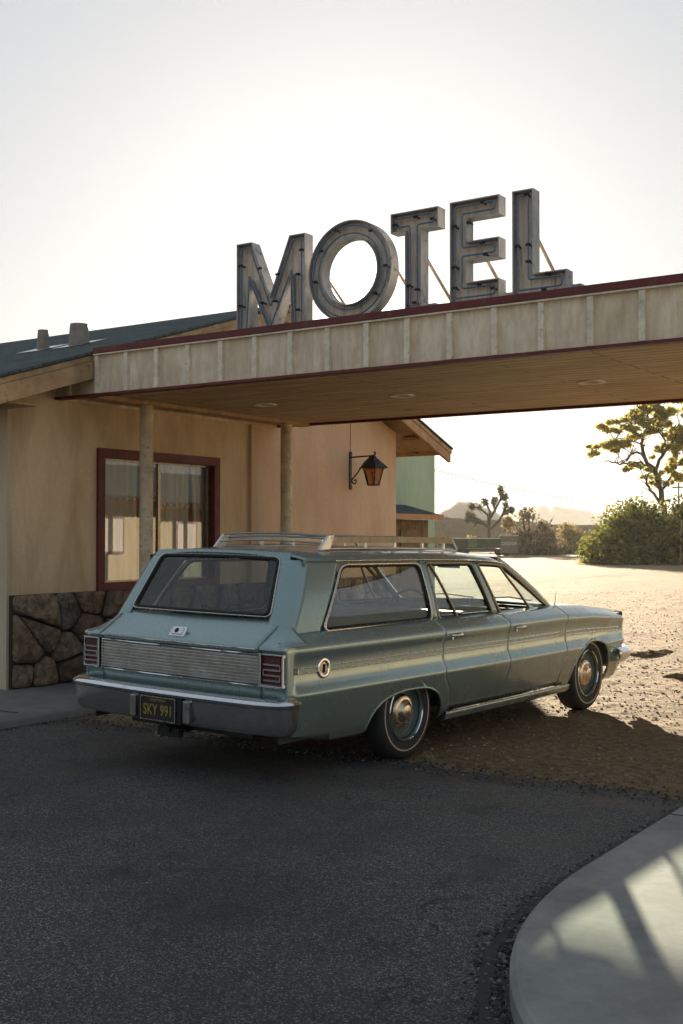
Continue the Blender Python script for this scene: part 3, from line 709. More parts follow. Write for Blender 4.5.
def letter(name, X0, loops, label, brace_x, standoffs, tri=None):
    dz_ = {'M': -.032, 'O': -.02, 'T': -.008}.get(name, 0)
    L = empty('motel_sign_letter', (X0*K+.035+(.02 if name in 'EL' else 0), LY, LZ+dz_), 0, label, 'sign letter', 'MOTEL sign letters on the canopy')
    L.scale = (K*1.02, K, K*1.02); dep = .095; back = .06; sh = MB()
    for lp_ in loops:
        n = len(lp_); hs = 1 if lp_ is loops[0] else -1; i_ = inset(lp_, .007*hs)
        for d0_, d1_, pl in ((0, dep, lp_), (0, back, i_)):
            sh.add([(p[0], d0_, p[1]) for p in pl] + [(p[0], d1_, p[1]) for p in pl], [(k, (k+1) % n, n+(k+1) % n, n+k) for k in range(n)])
        sh.add([(p[0], 0, p[1]) for p in lp_] + [(p[0], 0, p[1]) for p in i_], [(k, (k+1) % n, n+(k+1) % n, n+k) for k in range(n)])
    sh.build('channel_wall', M['signside'], L)
    fa = MB()
    if len(loops) == 1:
        fa.add([(p[0], back, p[1]) for p in loops[0]], [tuple(range(len(loops[0])))]); fa.add([(p[0], dep, p[1]) for p in loops[0]], [tuple(range(len(loops[0])))])
    else:
        n = len(loops[0]); o2 = loops[1][::-1]
        for y_ in (back, dep): fa.add([(p[0], y_, p[1]) for p in loops[0]] + [(p[0], y_, p[1]) for p in o2], [(k, (k+1) % n, n+(k+1) % n, n+k) for k in range(n)])
    import bmesh
    o = fa.build('letter_face', M['signface'], L)
    bm = bmesh.new(); bm.from_mesh(o.data); bmesh.ops.triangulate(bm, faces=bm.faces); bm.to_mesh(o.data); bm.free()
    for lp_ in loops:
        tb = inset(lp_, .034*(1 if lp_ is loops[0] else -1)); n = len(tb); pts_ = []
        if n < 30:
            for k in range(n):
                a_, b_, c_ = [Vector((*tb[(k+q) % n], 0)) for q in (-1, 0, 1)]
                r_ = min(.018, (a_-b_).length*.3, (c_-b_).length*.3); p1 = b_+(a_-b_).normalized()*r_; p2 = b_+(c_-b_).normalized()*r_
                for q in (0, .25, .5, .75, 1): pts_.append(p1*(1-q)**2 + b_*2*q*(1-q) + p2*q*q)
        else: pts_ = [Vector((*p, 0)) for p in tb]
        m_ = MB(); m_.tube([(p.x, .008, p.y) for p in pts_], .0058, 7, closed=True); m_.build('neon_tube', M['neon'], L, smooth=60)
    for (x, z) in standoffs:
        m_ = MB(); m_.tube([(x, back, z), (x, .004, z)], .0055, 6); m_.box((x-.014, .000, z-.007), (x+.014, .015, z+.007)); m_.build('standoff', M['black'], L)
    for bx in brace_x:
        m_ = MB(); m_.tube([(bx, dep-.01, .36), (bx+.02, dep+.55, -.03)], .010, 6); m_.build('brace', M['pipe'], L)
    m_ = MB(); xs_ = [p[0] for p in loops[0] if p[1] < .05] or [loops[0][0][0]]
    m_.box((min(xs_)+.01, .03, -.016), (max(xs_)-.01, dep+.03, -.001)); m_.box((max(xs_)-.06, dep, -.016), (max(xs_)+.05, dep+.09, .05)); m_.build('mounting_foot', M['signside'], L)
    return L
h_ = LH
letter('M', -5.235, [[(0,0),(.115,0),(.115,.365),(.270,0),(.315,0),(.465,.365),(.465,0),(.585,0),(.585,h_),(.455,h_),(.292,.24),(.132,h_),(0,h_)]],
       'weathered open channel letter M with blue tube, first letter of the sign', [.50], [(.03,.2),(.03,.48),(.20,.44),(.22,.2),(.33,.2),(.52,.12),(.52,.36),(.55,.52),(.35,.38)])
letter('O', -4.61, [ell(.325, .318, .325, .334), ell(.325, .318, .213, .215, cw=True)],
       'weathered round channel letter O with the sun behind its ring', [.06, .60], [(.10,.48),(.05,.28),(.22,.60),(.49,.56),(.60,.32),(.52,.15)])
letter('T', -3.955, [[(.105,0),(.225,0),(.225,h_-.125),(.345,h_-.125),(.345,h_),(0,h_),(0,h_-.125),(.105,h_-.125)]],
       'weathered open channel letter T with blue tube, third letter of the sign', [.20], [(.03,h_-.07),(.18,h_-.04),(.30,h_-.07),(.13,.16),(.19,.13),(.17,.05)])
letter('E', -3.535, [[(0,0),(.335,0),(.335,.125),(.115,.125),(.115,.255),(.335,.255),(.335,.375),(.115,.375),(.115,h_-.115),(.335,h_-.115),(.335,h_),(0,h_)]],
       'weathered open channel letter E with three bars and blue tube', [.16], [(.03,.48),(.03,.23),(.03,.10),(.22,h_-.03),(.13,h_-.14),(.22,.35),(.24,.28),(.2,.1),(.29,.07)])
letter('L', -3.105, [[(0,0),(.345,0),(.345,.125),(.135,.125),(.135,h_),(0,h_)]],
       'weathered open channel letter L with blue tube, last letter of the sign', [.12], [(.03,.30),(.10,.30),(.09,h_-.03),(.22,.11),(.2,.02),(.10,.20)])

# ------------------------------------------------------------------ buildings beyond
gb = empty('green_building', (-15, 20, 0), 0, 'pale green flat topped building behind the motel eave', 'building')
m_ = MB(); m_.box((-19, 16.6, 0), (-13.0, 23.2, 3.75)); part(m_, 'wall', M['stucco_green'], gb)
m_ = MB(); m_.box((-19.1, 16.5, 3.752), (-12.9, 23.3, 3.84)); part(m_, 'roof_edge', simple('teal_roof_edge', (.10,.18,.17), .6), gb)
sh = empty('wooden_shed', (-12.4, 19.5, 0), 0, 'low brown plank shed with dark roof below the green wall', 'shed')
m_ = MB()
for k in range(27):
    y0 = 17.8 + k*.14; m_.box((-12.28, y0, 0), (-12.25+.004*(k % 2), y0+.134, 1.92))
part(m_, 'plank_wall', M['brown_board'], sh)
m_ = MB(); m_.box((-12.99, 17.8, 0), (-12.285, 21.56, 1.90)); part(m_, 'wall', M['brown_board'], sh)
m_ = MB(); m_.box((-12.24, 20.4, .1), (-12.22, 21.2, 1.72)); part(m_, 'door', M['brown_board'], sh)
m_ = MB(); m_.add([(-12.98,17.5,2.18),(-12.06,17.5,1.99),(-12.06,21.85,1.99),(-12.98,21.85,2.22),(-12.98,17.5,2.26),(-12.06,17.5,2.03),(-12.06,21.85,2.03),(-12.98,21.85,2.26)], [(0,3,2,1),(4,5,6,7),(0,1,5,4),(1,2,6,5),(2,3,7,6),(3,0,4,7)])
part(m_, 'roof', M['shingle'], sh)
m_ = MB(); m_.box((-12.057, 17.5, 1.93), (-12.02, 21.86, 2.035)); part(m_, 'fascia_board', simple('orange_wood', (.50,.26,.12), .8), sh)

# building across the drive, outside the frame, seen mirrored in the panes
ob = empty('opposite_building', (7.5, 14, 0), 0, 'sunlit cream motel wing across the drive seen in the window reflection', 'building')
m_ = MB(); m_.box((8.5, 9.0, 0), (14, 40, 2.9)); part(m_, 'wall', M['stucco_light'], ob)
m_ = MB(); m_.add([(7.3, 9.4, 2.62), (7.3, 40.4, 2.62), (11, 40.4, 3.9), (11, 9.4, 3.9), (7.3, 9.4, 2.74), (7.3, 40.4, 2.74), (11, 40.4, 4.0), (11, 9.4, 4.0)], [(0,1,2,3),(4,7,6,5),(0,4,5,1),(0,3,7,4)])
part(m_, 'roof', M['shingle'], ob)
m_ = MB()
for k in range(100): m_.lathe([(.10, 0), (.13, .22)], (7.26, 9.6+k*.3, 2.66), 'X', 8)
part(m_, 'eave_tiles', M['tile'], ob)
for yy in (13.0, 16.2, 19.4, 22.6, 26, 30, 34):
    m_ = MB(); m_.box((8.43, yy, .95), (8.498, yy+1.1, 2.15)); f_ = part(m_, 'window', M['maroon'], ob)
    m_ = MB(); m_.box((8.42, yy+.08, 1.03), (8.429, yy+1.02, 2.07)); part(m_, 'pane', M['curtain'], f_)
    m_ = MB(); m_.lathe([(.06, 0), (.06, 2.66)], (7.5, yy+1.9, 0), 'Z', 12); part(m_, 'post', M['post'], ob)
# ------------------------------------------------------------------ station wagon
car = empty('parked_station_wagon', (-5.1327, 7.239, 0.0), R(86.53), 'teal green old station wagon with roof rack parked under the canopy', 'station wagon')
car.rotation_euler = (R(.8), 0, R(86.53))
ip = np.interp
def Wd(x): return float(ip(x, [-1.46,-1.40,-1.2,0,1.5,2.6,3.3,3.62,3.70,3.74], [.905,.925,.938,.952,.957,.945,.930,.905,.885,.855]))
KZ = [.235,.27,.34,.45,.560,.588,.600,.612,.640,.675,.75,.81,.840,.862,.885,.902,.916,.932,.958,.985]
KO = [-.125,-.085,-.060,-.032,-.006,.002,.004,.001,-.014,-.026,-.029,-.026,-.016,-.006,-.004,-.010,-.024,-.048,-.093,-.135]
def zs(x, z):
    d = float(ip(x, [2.3,2.9,3.5,3.74], [0,-.025,-.085,-.115])); return z + d*max(0, (z-.62)/.36)
def side_y(x, zk):
    o = float(ip(zk, KZ, KO))
    base = float(ip(zk, [.235,.34,.60,.90,.932,.985], [-.125,-.060,.0,-.004,-.048,-.135]))
    f = sm((x+1.345)/.035) * (1 - sm((x-3.60)/.06)*.5)
    if x < -1.2 and zk > .905: o = lerp(float(ip(.905, KZ, KO)), o, sm((x+1.27)/.12)); base = o
    return Wd(x) + lerp(base, o, f)
def side_z(x, zk):
    if x < -1.2 and zk > .905: zk = lerp(.905, zk, sm((x+1.27)/.12))
    return zs(x, zk)
def arch(x):
    z = 0 if x > -.56 else .235 + .125*((-.56-x)/.85)**1.3
    for xc, a_, zc, b_, e_ in ((-.03, .475, .19, .325, 2.7), (2.955, .425, .22, .425, 2.35)):
        u = abs((x-xc)/a_)
        if u < 1: z = max(z, zc + b_*(1-u**e_)**(1/e_))
    return z
def inv_z(x, z):     # key height for a given height at x
    if x <= 2.3: return z
    d = float(ip(x, [2.3,2.9,3.5,3.74], [0,-.025,-.085,-.115])); return (z + d*.62/.36)/(1+d/.36) if z > .62 else z
def side_panel(s, xl, xr, step=.018, zmin=.235, shrink=0.0):
    g = MB(); P = []; N = max(2, int((xr(.6)-xl(.6))/step))
    for i in range(N+1):
        row = []
        for zk in KZ:
            zk = max(zk, zmin); x = lerp(xl(zk), xr(zk), i/N); z = side_z(x, zk); za = arch(x)
            if z < za: z = za; y = side_y(x, za)
            else:
                y = side_y(x, zk)
            row.append((x, s*(y-shrink), z))
        P.append(row)
    g.grid(P, flip=(s < 0)); return g
PT = M['paint']
seamA = lambda z: .385 if z > .58 else .385 + .15*sm((.58-z)/.2)
seamB = lambda z: 1.345 - .03*sm((.6-z)/.3)
seamC = lambda z: 2.385 if z > .75 else 2.385 - .085*sm((.75-z)/.45)
gp = .0035
side_lbl = {}
for s in (-1, 1):
    q = side_panel(s, lambda z: -1.405, lambda z: seamA(z)-gp).build('quarter_panel', PT, car, smooth=38, solid=.010, merge=.0004, off=0)
    d2 = side_panel(s, lambda z: seamA(z)+gp, lambda z: seamB(z)-gp, zmin=.30).build('rear_door', PT, car, smooth=38, solid=.010, merge=.0004)
    d1 = side_panel(s, lambda z: seamB(z)+gp, lambda z: seamC(z)-gp, zmin=.30).build('front_door', PT, car, smooth=38, solid=.010, merge=.0004)
    fd = side_panel(s, lambda z: seamC(z)+gp, lambda z: 3.74).build('front_fender', PT, car, smooth=38, solid=.010, merge=.0004)
    for xc, hw_, par_ in ((-.03, .470, q), (2.955, .420, fd)):
        pts_ = [(x, s*(side_y(x, arch(x))+.001), arch(x)) for x in [xc-hw_*math.cos(math.pi*k/30) for k in range(31)]]
        pts_ = [p for p in pts_ if p[2] > .262]
        g = MB(); g.tube(pts_, .010, 7); g.build('arch_lip', PT, par_, smooth=60)
    # rocker under the doors
    g = MB(); P = []
    for i in range(40):
        x = lerp(.46, 2.50, i/39); P.append([(x, s*(Wd(x)-.10), .215), (x, s*(Wd(x)-.055), .235), (x, s*(Wd(x)-.042), .27), (x, s*(Wd(x)-.040), .293)])
    g.grid(P, flip=(s < 0)); g.build('rocker_panel', PT, car, smooth=40, solid=.006)
    g = MB(); g.tube([(x, s*(Wd(x)-.036), .297) for x in np.linspace(.53, 2.31, 14)], .0055, 6); g.build('sill_trim', M['trimchrome'], car, smooth=60)
    # handles
    for d_, xh in ((d2, .53), (d1, 1.50)):
        y_ = Wd(xh)+.0; g = MB()
        g.tube([(xh-.065, s*(y_+.002), .858), (xh-.055, s*(y_+.022), .862), (xh+.03, s*(y_+.024), .862), (xh+.075, s*(y_+.016), .860), (xh+.085, s*(y_+.0), .858)], [.009,.011,.010,.009,.007], 8)
        g.lathe([(0,.012),(.012,.012),(.013,0)], (xh-.055, s*(y_-.006), .838), 'Y', 12, s); g.build('door_handle', M['chrome'], d_, smooth=60)
    # side moulding in panel pieces: two bright lines round a dark insert
    g1, g2 = MB(), MB()
    for xa, xb in ((-1.295, -1.085), (-.965, .378), (.393, 1.338), (1.353, 2.378), (2.393, 3.56)):
        X_ = np.linspace(xa, xb, 10)
        for dz in (-.016, .016): g1.tube([(x, s*(side_y(x, .75)+.004), zs(x, .75)+dz) for x in X_], .0062, 6)
        P = [[(x, s*(side_y(x, .75)+.003), zs(x, .75)-.014), (x, s*(side_y(x, .75)+.003), zs(x, .75)+.014)] for x in X_]; g2.grid(P)
    g1.box((-1.300, min(s*.915, s*.932), .73), (-1.292, max(s*.915, s*.932), .77))
    mo = g1.build('side_moulding', M['trimchrome'], car, smooth=60); g2.build('moulding_insert', M['redpin'], mo)
    # round emblem
    g = MB(); yb = side_y(-1.025, .75); g.lathe([(.040,.004),(.040,.012),(.052,.018),(.064,.014),(.067,.0)], (-1.025, s*yb, .75), 'Y', 32, s); em = g.build('round_emblem', M['chrome'], car, smooth=50)
    g = MB(); g.lathe([(0,.010),(.040,.008)], (-1.025, s*yb, .75), 'Y', 24, s); g.build('emblem_disc', M['hub'], em)
    g = MB(); g.prism([(-1.034, s*(yb+.011), .722), (-1.016, s*(yb+.011), .722), (-1.012, s*(yb+.011), .776), (-1.030, s*(yb+.011), .776)], (0, s*.004, 0)); g.build('emblem_slot', M['black'], em)
    # fender script
    g = MB()
    for k, w_ in enumerate((.022,.012,.018,.012,.016,.010,.020)):
        x = 2.50+k*.030; g.box((x, min(s*.918, s*.928), .655), (x+w_, max(s*.918, s*.928), .668+.006*(k % 2)))
    g.build('fender_script', M['trimchrome'], fd)
# upper body plane
def drip(x): return float(ip(x, [-1.0,-.6,.4,1.1,1.5,1.68], [1.425,1.42,1.412,1.398,1.378,1.350]))
def US(x, t, s, off=0):
    zb = zs(x, .975); zt = drip(x); z = lerp(zb, zt, t)
    y = lerp(.823, .715, t) + .012*math.sin(math.pi*min(1, max(0, t)))
    if x > 1.5: y -= .03*sm((x-1.5)/.9)
    return (x, s*(y+off), z)
def strip(s, b0, t0, b1, t1, off=0, tb=-.02, tt=1.0, n=10, m=3):
    g = MB(); P = []
    for i in range(m+1):
        row = []
        for j in range(n+1):
            t_ = lerp(tb, tt, j/n); x = lerp(lerp(b0, b1, i/m), lerp(t0, t1, i/m), t_); row.append(US(x, t_, s, off))
        P.append(row)
    g.grid(P, flip=(s < 0)); return g
def line(s, x0, t0, x1, t1, off=0, n=8): return [US(lerp(x0, x1, k/n), lerp(t0, t1, k/n), s, off) for k in range(n+1)]
def ringpath(s, pts, off, rad=.07):
    """closed rounded outline in (x,t)"""
    out = []; n = len(pts)
    for k in range(n):
        a_, b_, c_ = [Vector((pts[(k+q) % n][0], pts[(k+q) % n][1]*.43)) for q in (-1, 0, 1)]
        r_ = min(rad, (a_-b_).length*.4, (c_-b_).length*.4); p1 = b_+(a_-b_).normalized()*r_; p2 = b_+(c_-b_).normalized()*r_
        for q in (0, .2, .4, .6, .8, 1): v = p1*(1-q)**2+b_*2*q*(1-q)+p2*q*q; out.append((v.x, v.y/.43))
    full = []
    for k in range(len(out)):
        a_, b_ = out[k], out[(k+1) % len(out)]; L = math.hypot(a_[0]-b_[0], (a_[1]-b_[1])*.43); m = max(1, int(L/.06))
        for q in range(m): full.append((lerp(a_[0], b_[0], q/m), lerp(a_[1], b_[1], q/m)))
    return [US(x, t_, s, off) for x, t_ in full]
def pane(s, poly, off=-.012):
    g = MB(); (b0, t0), (b1, t1) = poly; P = []
    for i in range(9):
        P.append([US(lerp(lerp(b0, b1, i/8), lerp(t0, t1, i/8), lerp(.0, .94, j/6)), lerp(.0, .94, j/6), s, off) for j in range(7)])
    g.grid(P, flip=(s < 0)); return g
def rw(u, t, off=0):     # u across -1..1, t 0 bottom..1 top
    hw = lerp(.735, .625, t); y = u*hw
    x = lerp(-1.235, -1.010, t) - .030*(1-u*u) + off*-.85; z = lerp(1.05, 1.465, t) + .012*(1-u*u)*t + off*.5
    return (x, y, z)
for s in (-1, 1):
    # rear body pillar: frame of the rear glass rounding into the side behind the quarter glass
    g = MB(); P = [[] for _ in range(26)]
    for j in range(17):
        t_ = lerp(-.10, 1.02, j/16); xf_ = -.945 + .325*t_
        zz_ = lerp(.975, 1.425, t_); tr_ = (zz_-1.05)/.415
        for i, u_ in enumerate((.875, .91, .95, .985, 1.01)): P[i].append(rw(s*u_, tr_, .004))
        e = rw(s*1.035, tr_, .0)
        for i in range(21):
            u = (i/20)**1.35; x = lerp(e[0], xf_, u); p = US(x, t_, s); w_ = max(0, 1-u/.22)**2.0
            P[5+i].append((x, lerp(p[1], e[1], w_), lerp(p[2], e[2], w_)))
    g.grid(P, flip=(s < 0)); g.build('rear_pillar', PT, car, smooth=70, solid=.006)
    strip(s, .41, .365, .475, .425).build('pillar', PT, car, smooth=50, solid=.02)
    strip(s, 1.29, 1.10, 1.385, 1.185, off=-.004).build('pillar', PT, car, smooth=50, solid=.02)
    # header rail above the glass
    g = MB(); P = []
    for i in range(40):
        x = lerp(-1.0, 1.66, i/39); P.append([US(x, .93, s), US(x, 1.0, s), (US(x, 1.0, s)[0], US(x, 1.0, s)[1]+s*.010, US(x, 1.0, s)[2]+.004), (US(x, 1.0, s)[0], US(x, 1.0, s)[1]-s*.004, US(x, 1.0, s)[2]+.016)])
    g.grid(P, flip=(s < 0)); g.build('header_rail', PT, car, smooth=50)
    g = MB(); g.tube([(x, US(x, 1.0, s)[1]+s*.012, US(x, 1.0, s)[2]+.006) for x in np.linspace(-.66, 1.60, 30)], .006, 6); g.build('drip_rail', M['trimchrome'], car, smooth=60)
    # windows: pane with bright frame
    for nm, bb, tt in (('quarter_window', (-.925, .405), (-.605, .362)), ('rear_door_window', (.485, 1.285), (.432, 1.098)), ('front_door_window', (1.395, 2.285), (1.192, 1.650))):
        wn = pane(s, (( bb[0], tt[0]), (bb[1], tt[1])) if 'front' not in nm else ((1.965, 1.58), (bb[1], tt[1]))).build(nm, M['carglass'], car, smooth=60)
        g = MB(); rp = ringpath(s, [(bb[0], -.005), (bb[1], -.005), (tt[1], .955), (tt[0], .955)], .004, .075 if 'quarter' in nm else .035)
        g.tube(rp, .0115, 7, closed=True); fr = g.build('window_frame', M['bronze' if nm != 'quarter_window' else 'trimchrome'], wn, smooth=60)
        g = MB(); rp = ringpath(s, [(bb[0]+.022, .03), (bb[1]-.022, .03), (tt[1]-.022, .92), (tt[0]+.022, .92)], -.006, .06 if 'quarter' in nm else .03); g.tube(rp, .009, 6, closed=True); g.build('window_seal', M['black'], wn, smooth=60)
    for b_, t_ in ((.755, .505), (1.955, 1.57)):
        g = MB(); g.tube(line(s, b_, 0, t_, .95, -.004), .011, 7); g.build('vent_bar', M['bronze'], car, smooth=60)
    g = MB(); g.tube(line(s, 1.90, .62, 1.93, .5, .002, 3), .006, 5); g.build('vent_latch', M['chrome'], car, smooth=60)
    # A pillar
    g = MB(); g.tube([(2.33, s*.790, .965), (2.1, s*.768, 1.115), (1.9, s*.735, 1.235), (1.72, s*.690, 1.345), (1.64, s*.675, 1.385)], .022, 8, flat=1.3); g.build('windscreen_pillar', PT, car, smooth=60)
    g = MB(); g.tube([(2.345, s*.800, .975), (2.11, s*.779, 1.122), (1.91, s*.748, 1.243), (1.73, s*.705, 1.352)], .010, 7); g.build('pillar_trim', M['trimchrome'], car, smooth=60)
    # bright belt line below the glass
    g = MB(); g.tube([(x, s*(float(US(x, 0, 1)[1])+.014), US(x, 0, s)[2]-.010) for x in np.linspace(-.93, 2.30, 30)], .006, 6); g.build('belt_trim', M['trimchrome'], car, smooth=60)
# roof
g = MB(); P = []
RK = [(0,0),(.2,-.004),(.38,-.014),(.50,-.026),(.58,-.038),(.635,-.052),(.675,-.072),(.70,-.094)]
def roof_c(x): return float(ip(x, [-1.03,-.98,-.8,-.3,.4,1.0,1.4,1.62,1.76], [1.474,1.492,1.505,1.512,1.508,1.494,1.468,1.436,1.395]))
for i in range(60):
    u = i/59; row = []
    for yk, dz in [(-y, d) for y, d in RK[::-1]] + RK[1:]:
        x0 = -1.045 + .06*(abs(yk)/.7)**3; x1 = 1.765 - .11*(abs(yk)/.7)**2; x = lerp(x0, x1, u)
        zc = roof_c(x); ye = abs(yk)/.70; yy = yk*(1.0 + .022)
        ze = drip(x)+.012; z = zc + (ze-zc)*(dz/-.094)
        if x > 1.5: yy *= 1 - .035*sm((x-1.5)/.25)
        row.append((x, yy, z))
    P.append(row)
g.grid(P, flip=True); g.build('roof', PT, car, smooth=60, solid=.012, off=1)
g = MB(); g.grid([[ (p[0]*.97+.01, p[1]*.955, p[2]-.022) for p in row] for row in P]); g.build('headliner', M['headliner'], car, smooth=80)
# rear header and rear window
g = MB(); g.grid([[rw(u, t_) for t_ in np.linspace(.10, .90, 10)] for u in np.linspace(-.84, .84, 24)], flip=True); rwin = g.build('rear_window', M['rearglass'], car, smooth=60)
def rring(u0, t0, t1, off, r_, name, mat, par):
    pts_ = []
    def arc(cu, ct, a0): 
        for k in range(6):
            a_ = R(a0 + 90*k/5); pts_.append((cu + .06*math.cos(a_), ct + .09*math.sin(a_)))
    arc(u0-.06, t1-.09, 0); arc(-u0+.06, t1-.09, 90); arc(-u0+.06, t0+.09, 180); arc(u0-.06, t0+.09, 270)
    full = []
    for k in range(len(pts_)):
        a_, b_ = pts_[k], pts_[(k+1) % len(pts_)]; m = 12 if abs(a_[0]-b_[0]) > .5 else (6 if abs(a_[1]-b_[1]) > .4 else 1)
        for q in range(m): full.append(rw(lerp(a_[0], b_[0], q/m), lerp(a_[1], b_[1], q/m), off))
    g = MB(); g.tube(full, r_, 7, closed=True); return g.build(name, mat, par, smooth=60)
rring(.86, .07, .925, .006, .013, 'window_seal', M['black'], rwin)
rring(.885, .045, .945, .008, .0055, 'window_trim', M['trimchrome'], rwin)
g = MB(); g.grid([[rw(u, t_, .004) for t_ in (.925, .96, 1.0, 1.03)] for u in np.linspace(-1.0, 1.0, 20)], flip=True); g.build('rear_header', PT, car, smooth=60)
g = MB(); g.tube([(-1.05 + .05*abs(u)**3, u*.66, 1.474 - .055*abs(u)**3) for u in np.linspace(-1, 1, 21)], .009, 7); g.build('rear_gutter', PT, car, smooth=60)
# tailgate and tail corners
PK = [(-1.385,.36),(-1.425,.52),(-1.432,.625),(-1.436,.655),(-1.440,.865),(-1.455,.878),(-1.466,.890),(-1.462,.902),(-1.440,.918),(-1.38,.955),(-1.31,.998),(-1.255,1.035),(-1.232,1.058)]
def rear_pt(y, k):
    x, z = PK[k]; ay = abs(y); c = min(1., ay/.93)
    x = x + .030*c**2.5 + (.012*sm((ay-.88)/.05) if True else 0)
    if ay > .735:
        t_ = min(1, (ay-.735)/.19)
        if k >= 8:
            tgt = .908 + (k-8)*.0015; z = lerp(z, tgt, t_**1.25)
    return (x, y, z)
g = MB(); Y = np.linspace(-.728, .728, 41); g.grid([[rear_pt(y, k) for k in range(len(PK))] for y in Y], flip=True)
tg_ = g.build('tailgate', PT, car, smooth=32, solid=.008)
for s in (-1, 1):
    g = MB(); g.grid([[rear_pt(s*y, k) for k in range(len(PK))] for y in (.735,.76,.80,.84,.88,.905,.922)] + [[(rear_pt(s*.922, k)[0]+.02, s*.928, rear_pt(s*.922, k)[2]-.002) for k in range(len(PK))]], flip=(s > 0))
    g.build('tail_corner', PT, car, smooth=40, solid=.006)
# ribbed bright panel
g = MB(); P = []
for y in np.linspace(-.722, .722, 31):
    c = abs(y)/.93; row = []; dx = .030*c**2.5; N_ = 9
    for k in range(N_):
        z0 = .668 + k*(.184/N_); h = .184/N_
        row += [(-1.446+dx, y, z0), (-1.458+dx, y, z0+h*.30), (-1.458+dx, y, z0+h*.62), (-1.446+dx, y, z0+h*.92)]
    P.append(row)
g.grid(P, flip=True); lv = g.build('ribbed_panel', M['alu'], tg_, smooth=20)
g = MB()
for z_ in (.660, .858): g.tube([(-1.452+.03*(abs(y)/.93)**2.5, y, z_) for y in np.linspace(-.726, .726, 25)], .006, 6)
for y in (-.726, .726): g.tube([(-1.436, y, .66), (-1.436, y, .858)], .006, 6)
g.build('panel_trim', M['chrome'], tg_, smooth=60)
g = MB(); g.tube([(-1.470+.03*(abs(y)/.93)**2.5, y, .890) for y in np.linspace(-.72, .72, 25)], .005, 6); g.build('tailgate_edge_trim', M['trimchrome'], tg_, smooth=60)
g = MB(); g.box((-.036, -.070, -.004), (.036, .070, .014)); g.box((-.024, -.050, .014), (.024, .050, .024))
eb = g.build('tailgate_latch', M['chrome'], tg_, bevel=.006); eb.location = (-1.412, .0, .948); eb.rotation_euler = (0, R(-55), 0)
g = MB(); g.lathe([(0,.0),(.017,.0),(.019,-.002)], (0, 0, .026), 'Z', 18); g.build('keyhole_disc', M['black'], eb)
# tail lights
for s in (-1, 1):
    def ty(y): return s*y
    def bx(g, y0, y1, z0, z1, x0, x1):
        sh_ = .030*((y0+y1)/2/.93)**2.5; g.box((x0+sh_, min(s*y0, s*y1), z0), (x1+sh_, max(s*y0, s*y1), z1))
    g = MB(); bx(g, .752, .922, .672, .852, -1.452, -1.425); tl = g.build('tail_light', M['lens'], car, bevel=.006)
    g = MB()
    bx(g, .742, .758, .658, .866, -1.475, -1.43); bx(g, .912, .922, .658, .866, -1.466, -1.42); bx(g, .758, .912, .658, .670, -1.470, -1.43); bx(g, .758, .912, .854, .866, -1.470, -1.43)
    g.build('light_bezel', M['chrome'], tl, bevel=.003)
    g = MB()
    for z_ in (.700, .733, .766, .799): bx(g, .770, .905, z_-.0045, z_+.0045, -1.466, -1.452)
    bx(g, .770, .778, .733, .766, -1.466, -1.452); bx(g, .897, .905, .700, .733, -1.466, -1.452); bx(g, .897, .905, .766, .799, -1.466, -1.452)
    g.build('light_grille', M['chrome'], tl)
    g = MB(); bx(g, .775, .90, .810, .848, -1.456, -1.451); g.build('reverse_lens', simple('smoky_lens', (.10,.03,.03), .2), tl)
# bumpers
def bumper(name, path, prof):
    g = MB(); P = []; n = len(path)
    for i, (x, y) in enumerate(path):
        a_ = Vector(path[max(i-1, 0)]); b_ = Vector(path[min(i+1, n-1)]); t_ = (b_-a_).normalized(); nx_, ny_ = -t_.y, t_.x
        P.append([(x+nx_*o, y+ny_*o, z) for o, z in prof])
    g.grid(P); return g.build(name, M['chrome'], car, smooth=28, solid=.004)
def mirror(pts): return [(x, -y) for x, y in pts] + [(x, y) for x, y in pts[::-1]]
def smooth_path(pts, k=4):
    out = []
    for i in range(len(pts)-1):
        p0, p1, p2, p3 = pts[max(i-1, 0)], pts[i], pts[i+1], pts[min(i+2, len(pts)-1)]
        for q in range(k):
            t_ = q/k; out.append(tuple(.5*((2*p1[a_])+(p2[a_]-p0[a_])*t_+(2*p0[a_]-5*p1[a_]+4*p2[a_]-p3[a_])*t_*t_+(3*p1[a_]-p0[a_]-3*p2[a_]+p3[a_])*t_**3) for a_ in (0, 1)))
    return out+[pts[-1]]
half = [(-1.345,.930),(-1.395,.938),(-1.440,.928),(-1.475,.888),(-1.497,.80),(-1.515,.60),(-1.528,.30),(-1.532,.04)]
path = smooth_path(mirror(half), 4)
bprof = [(-.045,.585),(.0,.592),(.018,.588),(.052,.572),(.060,.562),(.058,.550),(.040,.537),(.036,.50),(.032,.45),(.024,.402),(.004,.372),(-.04,.360)]
rb = bumper('rear_bumper', path, bprof)
g = MB(); g.box((-1.585, -.20, .372), (-1.556, .20, .548)); g.build('plate_recess', M['black'], rb, bevel=.004)
for y_ in (-.245, .245):  # dull bumper guards either side of the plate, no lamps in them
    g = MB(); g.box((-1.592, y_-.028, .385), (-1.55, y_+.028, .535)); g.build('plate_guard', M['rackbar'], rb, bevel=.01)
for y_ in (-.62, .62):
    g = MB(); g.lathe([(0,.008),(.008,.006),(.013,0)], (-1.552+.012, y_, .46), 'X', 12, -1); g.build('bumper_bolt', M['alu'], rb, smooth=60)
for y_ in (-.85, .86):
    g = MB(); g.lathe([(0,.008),(.008,.006),(.013,0)], (-1.518, y_, .50), 'X', 12, -1); g.build('bumper_bolt', M['alu'], rb, smooth=60)
pl = MB(); pl.box((-1.594, -.155, .387), (-1.588, .155, .535)); plate = pl.build('licence_plate', M['plate'], car, bevel=.002)
g = MB()
